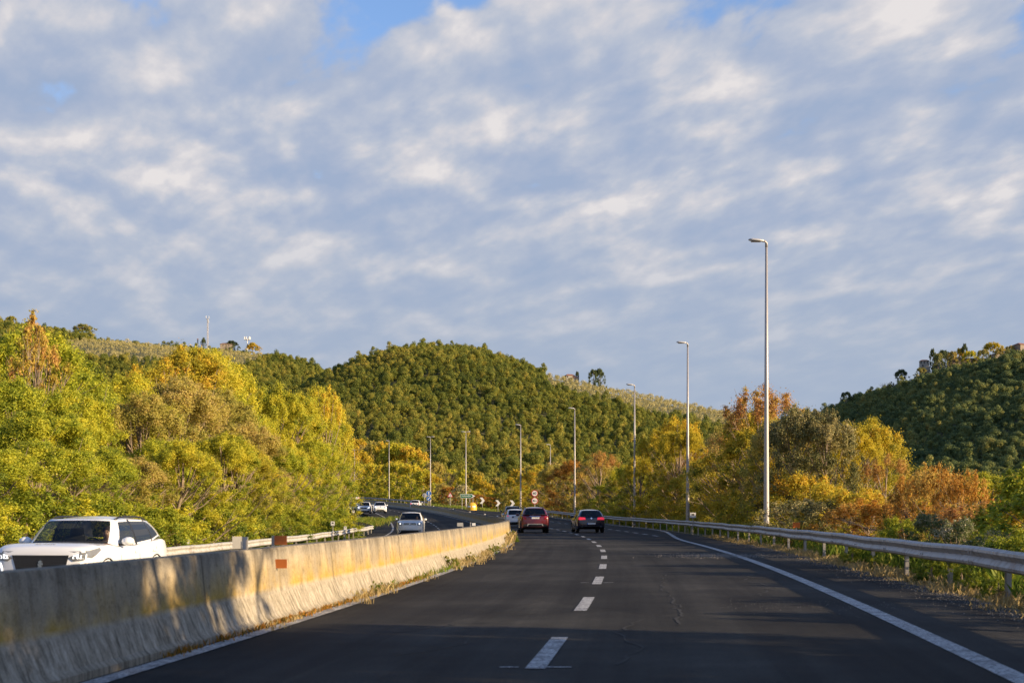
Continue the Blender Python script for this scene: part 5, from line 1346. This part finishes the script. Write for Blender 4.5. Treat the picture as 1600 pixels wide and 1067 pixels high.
# all the farther trees: two woods that read as masses, instanced crowns
def wood(name, sel, leafkey, label, src=None):
    src = src or FC
    me = bpy.data.meshes.new(name); n = int(sel.sum()); me.vertices.add(n)
    co = np.stack([pts[sel][:, 0], pts[sel][:, 1], zz[sel]], -1).astype(np.float32); me.vertices.foreach_set('co', co.ravel())
    s = pts[sel][:, 2] * np.clip(RNG.lognormal(-.26, .32, n), .4, 1.5); sc = np.stack([s, s, s * RNG.uniform(.85, 1.2, n)], -1).astype(np.float32)
    me.attributes.new('scl', 'FLOAT_VECTOR', 'POINT').data.foreach_set('vector', sc.ravel())
    rt = np.stack([np.zeros(n), np.zeros(n), RNG.uniform(0, 6.28, n)], -1).astype(np.float32)
    me.attributes.new('rot', 'FLOAT_VECTOR', 'POINT').data.foreach_set('vector', rt.ravel())
    me.attributes.new('idx', 'INT', 'POINT').data.foreach_set('value', RNG.integers(0, len(src), n).astype(np.int32))
    o = link(name, me); tag(o, label, 'wood', None, 'stuff')
    c = bpy.data.collections.new(name + '_crowns')
    for k in range(len(src)):
        m2 = src[k].copy(); m2.materials.clear(); m2.materials.append(LEAF[leafkey]); c.objects.link(bpy.data.objects.new('crown_source', m2))
    ng = bpy.data.node_groups.new(name, 'GeometryNodeTree')
    ng.interface.new_socket('Geometry', in_out='INPUT', socket_type='NodeSocketGeometry'); ng.interface.new_socket('Geometry', in_out='OUTPUT', socket_type='NodeSocketGeometry')
    gi = ng.nodes.new('NodeGroupInput'); go = ng.nodes.new('NodeGroupOutput'); ip = ng.nodes.new('GeometryNodeInstanceOnPoints'); ci = ng.nodes.new('GeometryNodeCollectionInfo')
    ci.inputs[0].default_value = c; ci.inputs[1].default_value = True; ci.inputs[2].default_value = True
    ip.inputs['Pick Instance'].default_value = True
    def na(nm, ty):
        a = ng.nodes.new('GeometryNodeInputNamedAttribute'); a.data_type = ty; a.inputs[0].default_value = nm; return a.outputs[0]
    l = ng.links
    l.new(gi.outputs[0], ip.inputs['Points']); l.new(ci.outputs[0], ip.inputs['Instance']); l.new(na('idx', 'INT'), ip.inputs['Instance Index'])
    l.new(na('rot', 'FLOAT_VECTOR'), ip.inputs['Rotation']); l.new(na('scl', 'FLOAT_VECTOR'), ip.inputs['Scale']); l.new(ip.outputs[0], go.inputs[0])
    o.modifiers.new('instances', 'NODES').node_group = ng
    return o
onR = (pts[:, 0] > 90) & (pts[:, 0] / pts[:, 1] > .10)
onL = hill(HL, pts[:, 0], pts[:, 1]) > hill(HC, pts[:, 0], pts[:, 1])
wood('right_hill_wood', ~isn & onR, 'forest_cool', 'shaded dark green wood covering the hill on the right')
wood('middle_hill_wood', ~isn & ~onR & ~onL, 'forest', 'dense green wood covering the rounded middle hill')
wood('left_hill_wood', ~isn & ~onR & onL, 'forest', 'green wood covering the long ridge on the left')

# olive groves in rows on the two ridges
OC = [crown_small(950 + i, 12, 40, .42, .22, 2.2, 4.0) for i in range(3)]
for m_ in OC: m_.materials.clear(); m_.materials.append(LEAF['olive'])
def olives(x0, x1, y0, y1, sx, sy, lab, grp, shear=.35):
    n = 0
    for gy in np.arange(y0, y1, sy):
        for gx in np.arange(x0, x1, sx):
            x = gx + (gy - y0) * shear % sx + random.uniform(-.5, .5); y = gy + random.uniform(-.5, .5)
            if not bool(in_olive(np.array(x), np.array(y))): continue
            z = gz(x, y); a = (z + 4 - CAMZ) / y
            if any((gz(x * t, y * t) - CAMZ) / (y * t) > a for t in np.linspace(.5, .985, 14)): continue
            o = link('olive_tree', OC[random.randrange(3)], None, (x, y, z)); k = random.uniform(.8, 1.15); o.scale = (k, k, k); o.rotation_euler = (0, 0, random.random() * 6)
            tag(o, lab, 'olive tree', grp); n += 1
    return n
olives(20, 133, 630, 860, 7.6, 11.0, 'silvery olive tree in the grove on the right shoulder of the middle hill', 'olive grove on the middle hill')
ox_, oy_ = np.meshgrid(np.arange(-344, -188, 6.4), np.arange(985, 1255, 9.0)); oy_ = oy_ + RNG.uniform(-.6, .6, oy_.shape); ox_ = ox_ + RNG.uniform(-.6, .6, ox_.shape)
pts = np.stack([ox_.ravel(), oy_.ravel(), np.full(ox_.size, .95)], -1); pts = pts[in_olive(pts[:, 0], pts[:, 1])]; zz = ground(pts[:, 0], pts[:, 1])
wood('olive_grove', np.ones(len(pts), bool), 'olive', 'pale olive grove in rows along the left ridge', OC)

# single trees on the skylines
def skyline_tree(xp, yt, d, r_, kind, sp, lab, Hmin=3.0):
    x = px(xp, d); z = gz(x, d); return plant(kind, x, d, max(Hmin, (800 - yt) / F * d + CAMZ - z), r_, sp, lab)
skyline_tree(927, 578, 900, 4.0, 'far', 'cypress', 'left one of two dark trees on the olive covered shoulder')
skyline_tree(937, 576, 902, 3.6, 'far', 'cypress', 'right one of two dark trees on the olive covered shoulder')
skyline_tree(902, 580, 906, 1.4, 'far', 'cypress', 'small dark cypress beside the roofs on the middle hill')
skyline_tree(17, 494, 1300, 6, 'far', 'forest', 'round tree crown rising over the left end of the ridge')
skyline_tree(130, 507, 1290, 11, 'far', 'forest_cool', 'dark tree clump on the ridge right of the orange treetop')
skyline_tree(318, 528, 1300, 2.5, 'far', 'cypress', 'small dark cypress at the foot of the tall mast')
skyline_tree(362, 532, 1302, 7, 'far', 'cypress', 'low dark tree clump between the two masts')
skyline_tree(395, 536, 1296, 7, 'far', 'golden', 'rounded golden tree below the white antenna mast')
skyline_tree(1457, 546, 796, 2.2, 'far', 'cypress', 'dark cypress at the corner of the villa on the right hill')
skyline_tree(1474, 547, 798, 5.2, 'far', 'cypress', 'broad dark umbrella pine behind the villa')
skyline_tree(1500, 545, 806, 3.6, 'far', 'golden', 'sunlit golden tree right of the umbrella pine')
skyline_tree(1507, 538, 804, 2.2, 'far', 'cypress', 'small dark pine standing above the garden wall')
skyline_tree(1552, 535, 806, 6.5, 'far', 'yellow', 'large yellow tree beside the hilltop tower')
skyline_tree(1578, 540, 800, 3.5, 'far', 'ochre', 'ochre tree touching the hilltop tower')
for xp_, yt_, r_, sp_, lab_ in ((1466, 552, 3.4, 'forest_cool', 'green tree crown just below the villa corner'), (1488, 550, 4.2, 'forest_cool', 'rounded green tree in front of the garden wall, left part'), (1516, 548, 4.6, 'locust', 'yellow green tree in front of the garden wall, middle part'), (1536, 546, 4.0, 'forest_cool', 'rounded green tree between garden wall and large yellow tree'), (1566, 545, 4.4, 'ochre', 'ochre green tree before the long stone building'), (1586, 547, 4.2, 'forest_cool', 'dark green tree at the foot of the hilltop tower'), (1440, 574, 3.6, 'forest_cool', 'dark green tree below the left end of the villa')):
    skyline_tree(xp_, yt_, 786, r_, 'far', sp_, lab_, 7)
skyline_tree(1385, 590, 795, 3.6, 'bare', 'twig', 'bare tree on the left slope of the right hill', 6)
skyline_tree(1408, 578, 797, 4.5, 'far', 'cypress', 'dark pine on the left slope of the right hill', 6)
skyline_tree(1322, 612, 800, 3.4, 'far', 'cypress', 'dark tree at the lower left end of the right hill', 5)

# ---- grasses
def blades(name, spots, leaf, label, cat='grass'):
    """spots: (x, y, z, height, n, spread)"""
    co = []; ti = []
    for x, y, z, h, n, sp in spots:
        b = np.stack([x + RNG.normal(0, sp, n), y + RNG.normal(0, sp, n), np.full(n, z)], -1)
        a = RNG.uniform(0, 6.28, n); ln = RNG.normal(0, .32, (n, 2)); hh = h * RNG.uniform(.45, 1.2, n); w = .006 + .012 * h
        side = np.stack([np.cos(a) * w, np.sin(a) * w, np.zeros(n)], -1)
        mid = b + np.stack([ln[:, 0] * hh * .35, ln[:, 1] * hh * .35, hh * .6], -1); tip = b + np.stack([ln[:, 0] * hh, ln[:, 1] * hh, hh], -1)
        co.append(np.stack([b - side, b + side, mid + side * .6, tip], 1)); co.append(np.stack([b - side, mid + side * .6, tip, mid - side * .6], 1)); t = np.clip(RNG.normal(.5, .22, n), 0, 1); ti += [t, t]
    co = np.concatenate(co).reshape(-1, 3); f = np.arange(len(co)).reshape(-1, 4)
    return tag(link(name, raw_mesh(name, co, f, 4, [LEAF[leaf]], False, np.concatenate(ti))), label, cat, None, 'stuff')
def spot(off, d, h, n, sp): x = float(rx(d)) + off; return (x, d, gz(x, d) + .0, h, n, sp)
blades('dry_verge_grass', [spot(rail_off(d) + random.gauss(.1, .22), d, random.uniform(.04, .18) * (.4 + .9 * (math.sin(d * 1.9) + math.sin(d * .83 + 1) > -.2)), 16, .12) for d in np.concatenate([RNG.uniform(12, 40, 420), RNG.uniform(40, 80, 340)])], 'dry_grass', 'pale dry grass along the foot of the right guardrail')
blades('matted_verge_grass', [spot(rail_off(d) + random.gauss(.25, .3), d, random.uniform(.04, .14), 34, .16) for d in np.concatenate([RNG.uniform(12, 40, 700), RNG.uniform(40, 80, 500)])], 'dry_grass', 'short matted dry grass under the right guardrail')
blades('green_verge_grass', [spot(rail_off(d) + random.uniform(.5, 2.6), d, random.uniform(.2, .55), 16, .2) for d in np.concatenate([RNG.uniform(10, 45, 520), RNG.uniform(45, 120, 420)])], 'grass', 'green grass behind the right guardrail')
blades('left_verge_grass', [spot(-11.5 - abs(random.gauss(0, 1.4)), d, random.uniform(.15, .45), 14, .15) for d in RNG.uniform(40, 128, 1100)] + [(random.uniform(-26, -13.5), random.uniform(128, 176), 0, .5, 14, .4) for _ in range(700)], 'grass', 'green grass along the left guardrail')
for o in (SC.objects['left_verge_grass'],):
    n = len(o.data.vertices); a = np.empty(n * 3, np.float32); o.data.vertices.foreach_get('co', a); a = a.reshape(-1, 3); m_ = (a[:, 1] > 127) & (a[:, 2] > -.001)
    a[m_, 2] += ground(a[m_, 0], a[m_, 1]); o.data.vertices.foreach_set('co', a.ravel())
isl = []
for _ in range(1500):
    d = random.uniform(238, 292); o0 = float(np.interp(d, [236, 250, 300], [9.3, 9.3, 9.3])); o1 = float(np.interp(d, [236, 250, 265, 300], [10, 14.0, 20.5, 30])); isl.append(spot(random.uniform(o0, o1), d, random.uniform(.25, .6), 8, .5))
blades('island_grass', isl, 'grass', 'yellow green grass on the island between road and exit')
def fol(d, o=.36): return float(rx(d)) + o
blades('barrier_dry_grass', [(fol(random.gauss(m, s), random.gauss(.335, .03)), random.gauss(m, s), .02, h, 14, .07) for m, s, h, k in ((24, 1.6, .12, 22), (29.5, 1.4, .08, 10), (37, 2.2, .15, 26), (44, 3, .16, 26), (55, 5, .13, 20), (66, 2.6, .36, 26), (18, 1.5, .05, 16)) for _ in range(k)], 'dry_grass', 'dry grass sprouting along the foot of the median barrier')
for d, h, lab in ((23.6, .15, 'thin green weed at the barrier foot right of the orange reflectors'), (34.0, .26, 'leafy green weed clump at the barrier foot, largest of the row'), (38.6, .19, 'round green weed clump in the middle of the barrier foot'), (46.5, .2, 'green weed clump before the barrier turns away'), (49.5, .2, 'farther small weed clump just before the barrier turns away'), (65, .42, 'tall dark weed at the turning end of the lit barrier')):
    plant('weed', fol(d, .37), d, h * .95, h * .9, 'grass', lab, None, 'weed', 'weed', z=.0)
blades('barrier_green_grass', [(fol(d, random.gauss(.335, .03)), d, .0, random.uniform(.04, .16), 8, .06) for d in np.concatenate([RNG.normal(35, 3, 40), RNG.normal(25, 1.5, 14), RNG.uniform(28, 66, 60)])], 'grass', 'low green grass along the foot of the median barrier')
blades('barrier_litter', [(fol(d, .335), d, .0, .07, 12, .05) for d in RNG.uniform(13, 30, 170)], 'rust', 'brown dead leaves and moss at the barrier foot')
# ------------------------------------------------------------------ hilltop buildings and masts
def house(name, label, xp, yt, d, w, dp, h, roof_h, wall, windows=(), rz=0.0, cat='house'):
    x = px(xp, d); zt = CAMZ + (800 - yt) / F * d; z0 = zt - roof_h - h
    root = tag(empty(name, (x, d, z0), rz), label, cat)
    mb = MB(); mb.box((0, 0, h / 2 - 2), (w, dp, h + 4)); q = mb.build('wall', wall, root)
    if roof_h > 0:
        mb = MB(); o = .35; vs = [(-w/2-o, -dp/2-o, h), (w/2+o, -dp/2-o, h), (w/2+o, dp/2+o, h), (-w/2-o, dp/2+o, h), (-w/2 * .55, 0, h + roof_h), (w/2 * .55, 0, h + roof_h)]
        mb.add(vs, [(0,1,5,4), (1,2,5), (2,3,4,5), (3,0,4), (3,2,1,0)]); mb.build('roof', M['roof_tile'], root)
    for wx_, wz, ww, wh in windows:
        mb = MB(); mb.box((wx_, -dp/2 - .02, wz), (ww, .08, wh)); f = mb.build('window', M['window_dark'], root)
        mb = MB(); mb.box((wx_, -dp/2 - .05, wz - wh/2 - .06), (ww + .2, .16, .1)); mb.build('sill', M['plaster'], f)
    return root
house('villa', 'pale villa with a low roof at the left end of the hilltop on the right', 1444, 562, 792, 4.6, 4.5, 3.6, .8, M['plaster'], [(-1.9, 2.8, .7, 1.1), (-.2, 2.8, .7, 1.1), (1.5, 2.8, .7, 1.1), (-1.0, .8, .8, 1.4)], R(-8))
house('garden_house', 'small plastered house half hidden under the umbrella pine', 1466, 556, 797, 3.0, 4, 3.2, .8, M['plaster'], [(0, 1.9, .7, 1.0)], R(12))
house('stone_tower', 'square stone tower of the hilltop village at the right edge', 1594, 536, 800, 5.4, 6, 9, 1.2, M['stone'], [(-.8, 6.5, .8, 1.3), (1.0, 3.2, .8, 1.2)], R(25), 'tower')
house('stone_wing', 'long stone building left of the hilltop tower', 1566, 551, 797, 10, 5, 5, 1.0, M['stone'], [(-3, 3, .8, 1.2), (0, 3, .8, 1.2), (3, 3, .8, 1.2)], R(10))
x0, x1 = px(1478, 792), px(1560, 792); w = tag(empty('garden_wall', ((x0 + x1) / 2, 790, CAMZ + (800 - 560) / F * 790 - 2)), 'long stone retaining wall below the hilltop trees', 'wall')
mb = MB(); mb.box((0, 0, -1), (x1 - x0, .8, 6)); mb.build('wall', M['stone'], w); mb = MB(); mb.box((0, 0, 2.08), (x1 - x0 + .2, 1.0, .16)); mb.build('coping', M['plaster'], w)
house('farmhouse', 'low farmhouse with a brown tiled roof among olives on the middle hill', 890, 584.5, 905, 5.4, 5, 2.4, 1.1, M['plaster'], [(-2, 1.6, .7, 1), (1.5, 1.6, .7, 1)], R(15))
house('farm_shed', 'small shed with tiled roof just right of the low farmhouse', 899, 588, 903, 3.4, 4, 2.0, .9, M['plaster'], [(0, 1.1, .8, .9)], R(-5), 'shed')
house('white_hut', 'tiny white hut on the left ridge', 309, 529, 1302, 1.1, 1.1, 4.6, .8, M['sign_white'], [(0, 3, .4, .7)])
house('ridge_house', 'long dark roofed house between the masts on the left ridge', 354, 536, 1300, 11, 7, 2.5, 1.2, M['stone'], [(-3, 1.4, .8, 1), (2, 1.4, .8, 1)], R(10))

def mast_tall():
    d = 1300; x = px(324.5, d); zt = CAMZ + (800 - 494) / F * d; z0 = gz(x, d) - 1; H = zt - z0
    root = tag(empty('antenna_mast', (x, d, z0)), 'tall thin lattice antenna mast on the left ridge', 'mast')
    mb = MB(); b = .55
    for a, c_ in ((-1, -1), (1, -1), (1, 1), (-1, 1)): mb.tube([(a * b * 1.1, c_ * b * 1.1, 0), (a * b * .7, c_ * b * .7, H - 2)], .13, 6)
    k = 0; z = 0
    while z < H - 4:
        s0, s1 = 1.1 - .4 * z / H, 1.1 - .4 * (z + 2.2) / H
        for a, c_, a2, c2 in ((-1, -1, 1, -1), (1, -1, 1, 1), (1, 1, -1, 1), (-1, 1, -1, -1)):
            mb.tube([(a * b * s0, c_ * b * s0, z), (a2 * b * s1, c2 * b * s1, z + 2.2)], .07, 4, False)
        z += 2.2
    mb.build('lattice', M['pole'], root)
    for dx, dz in ((-1.3, -.8), (1.2, -1.0), (.4, -3.2), (.9, -5)):
        mb = MB(); mb.box((dx, -.4, H + dz), (.55, .35, 2.2)); mb.build('antenna', M['sign_white'], root)
    mb = MB(); mb.box((0, 0, H - 2.4), (2.6, 1.0, .25)); mb.tube([(0, 0, H - 2.4), (0, 0, H)], .1, 6); mb.build('platform', M['pole'], root); mb = MB(); mb.box((.4, 0, H - 4.5), (1.6, .8, .2)); mb.build('platform', M['pole'], root)
mast_tall()
d = 1296; x = px(386.5, d); zt = CAMZ + (800 - 526) / F * d; z0 = gz(x, d) - 1; H = zt - z0
root = tag(empty('cell_mast', (x, d, z0)), 'short white mast crowned by a ring of panel antennas on the left ridge', 'mast')
mb = MB(); mb.tube([(0, 0, 0), (0, 0, H - 2)], [.45, .35], 10); mb.build('pole', M['sign_white'], root)
for k in range(6):
    a = 2 * math.pi * k / 6 + .3; mb = MB(); mb.box((2.5 * math.cos(a), 2.5 * math.sin(a), H - 1.3), (.7, .5, 2.4), a); mb.build('antenna', M['sign_white'], root)
mb = MB(); mb.lathe([(2.3, H - 2.9), (2.5, H - 2.9), (2.5, H - 2.6), (2.3, H - 2.6), (2.3, H - 2.9)], 18)
for k in range(3): a = 2.094 * k; mb.tube([(0, 0, H - 3.6), (2.4 * math.cos(a), 2.4 * math.sin(a), H - 2.8)], .14, 5)
mb.build('ring_platform', M['grey_plastic'], root)

# ------------------------------------------------------------------ sun, sky, camera
SUN_EL, SUN_AZ = 15.0, -20.0       # azimuth measured from +x (right) towards +y
sd = Vector((math.cos(R(SUN_EL)) * math.cos(R(SUN_AZ)), math.cos(R(SUN_EL)) * math.sin(R(SUN_AZ)), math.sin(R(SUN_EL))))
sl = bpy.data.lights.new('sun', 'SUN'); sl.energy = 5.0; sl.angle = R(.5); sl.color = (1.0, .77, .48)
so = bpy.data.objects.new('sun', sl); COL.objects.link(so); so.rotation_euler = sd.to_track_quat('Z', 'Y').to_euler(); so.location = sd * 50

W = bpy.data.worlds.new('World'); SC.world = W; W.use_nodes = True; nt = W.node_tree; nt.nodes.clear()
out = nd(nt, 'ShaderNodeOutputWorld'); bg = nd(nt, 'ShaderNodeBackground', i_Strength=.1); nt.links.new(bg.outputs[0], out.inputs[0])
sky = nt.nodes.new('ShaderNodeTexSky'); sky.sky_type = 'NISHITA'; sky.sun_disc = False; sky.sun_elevation = R(SUN_EL); sky.sun_rotation = math.atan2(sd.x, sd.y); sky.air_density = 1.0; sky.dust_density = .6; sky.ozone_density = 1.5
tc = nd(nt, 'ShaderNodeTexCoord'); sp = nd(nt, 'ShaderNodeSeparateXYZ', i_0=tc.outputs['Generated'])
# a flat cloud deck seen in perspective: directions projected on a plane
den = math_n(nt, 'MAXIMUM', math_n(nt, 'ADD', sp.outputs[2], .22), .05)
u = math_n(nt, 'DIVIDE', sp.outputs[0], den); v = math_n(nt, 'MULTIPLY', math_n(nt, 'DIVIDE', sp.outputs[1], den), .60)
cl = nd(nt, 'ShaderNodeCombineXYZ', i_0=u, i_1=v)
def deck(vec):
    rot = nd(nt, 'ShaderNodeMapping', i_Rotation=(0, 0, R(34)), i_Location=(7.0, 4.4, 0)); nt.links.new(vec, rot.inputs[0])
    st = nd(nt, 'ShaderNodeMapping', i_Scale=(.8, 1.1, 1)); nt.links.new(rot.outputs[0], st.inputs[0])
    return st.outputs[0]
def cloud_field(vec):
    a = noise(nt, vec, 7.8, 6, .50, dist=.1); b = noise(nt, vec, 3.2, 2, .5)
    return math_n(nt, 'MULTIPLY_ADD', b, .33, math_n(nt, 'MULTIPLY', a, .67))
f0 = cloud_field(deck(cl.outputs[0]))
mv = nd(nt, 'ShaderNodeVectorMath', operation='ADD'); nt.links.new(cl.outputs[0], mv.inputs[0]); mv.inputs[1].default_value = (.022, -.035, 0)
f1 = cloud_field(deck(mv.outputs[0]))
rel = math_n(nt, 'SUBTRACT', f0, f1)
elev = sp.outputs[2]
low = ramp(nt, elev, [(.05, (1,)*3), (.26, (.8,)*3), (.34, (.10,)*3)])
clear = ramp(nt, elev, [(.36, (0,)*3), (.6, (1,)*3)])        # the deck breaks up overhead
thick = math_n(nt, 'SUBTRACT', math_n(nt, 'ADD', f0, math_n(nt, 'MULTIPLY', low, .24)), math_n(nt, 'MULTIPLY', clear, .17))
cover = ramp(nt, thick, [(.462, (0,)*3), (.555, (1,)*3)], 'EASE')
lum = math_n(nt, 'MULTIPLY_ADD', rel, 2.5, math_n(nt, 'MULTIPLY_ADD', f0, 2.6, -.79))
flat = ramp(nt, elev, [(.02, (.4,)*3), (.10, (.8,)*3), (.2, (1,)*3)])
lum2 = math_n(nt, 'MULTIPLY_ADD', math_n(nt, 'SUBTRACT', lum, .40), flat, .38, clamp=True)
shade = ramp(nt, lum2, [(.0, (.355, .44, .61)), (.3, (.415, .48, .625)), (.55, (.50, .545, .65)), (.8, (.65, .645, .69)), (1, (.80, .765, .765))])
hazec = mixc(nt, ramp(nt, elev, [(0, (1,)*3), (.10, (.72,)*3), (.21, (.0,)*3)]), shade, (.375, .455, .59))
c10 = nd(nt, 'ShaderNodeVectorMath', operation='SCALE'); nt.links.new(hazec, c10.inputs[0]); c10.inputs['Scale'].default_value = 5.5
skb = nd(nt, 'ShaderNodeVectorMath', operation='MULTIPLY'); nt.links.new(sky.outputs[0], skb.inputs[0]); skb.inputs[1].default_value = (.95, 1.05, 1.32)
fin = mixc(nt, cover, skb.outputs[0], c10.outputs[0]); nt.links.new(fin, bg.inputs[0])

cam = bpy.data.cameras.new('camera'); cam.lens = 52; cam.sensor_width = 36; cam.sensor_fit = 'HORIZONTAL'; cam.shift_y = (800 - 533.5) / 1600; cam.clip_start = .1; cam.clip_end = 9000
cam.dof.use_dof = True; cam.dof.focus_distance = 95; cam.dof.aperture_fstop = 3.2
co = bpy.data.objects.new('camera', cam); COL.objects.link(co); co.location = (0, 0, CAMZ); co.rotation_euler = (R(90), 0, 0); SC.camera = co
SC.view_settings.view_transform = 'Standard'; SC.view_settings.look = 'None'; SC.view_settings.exposure = 0.86; SC.view_settings.gamma = 1
SC.cycles.max_bounces = 5; SC.cycles.diffuse_bounces = 3; SC.cycles.glossy_bounces = 2; SC.cycles.transmission_bounces = 3; SC.cycles.transparent_max_bounces = 8
SC.cycles.use_denoising = True
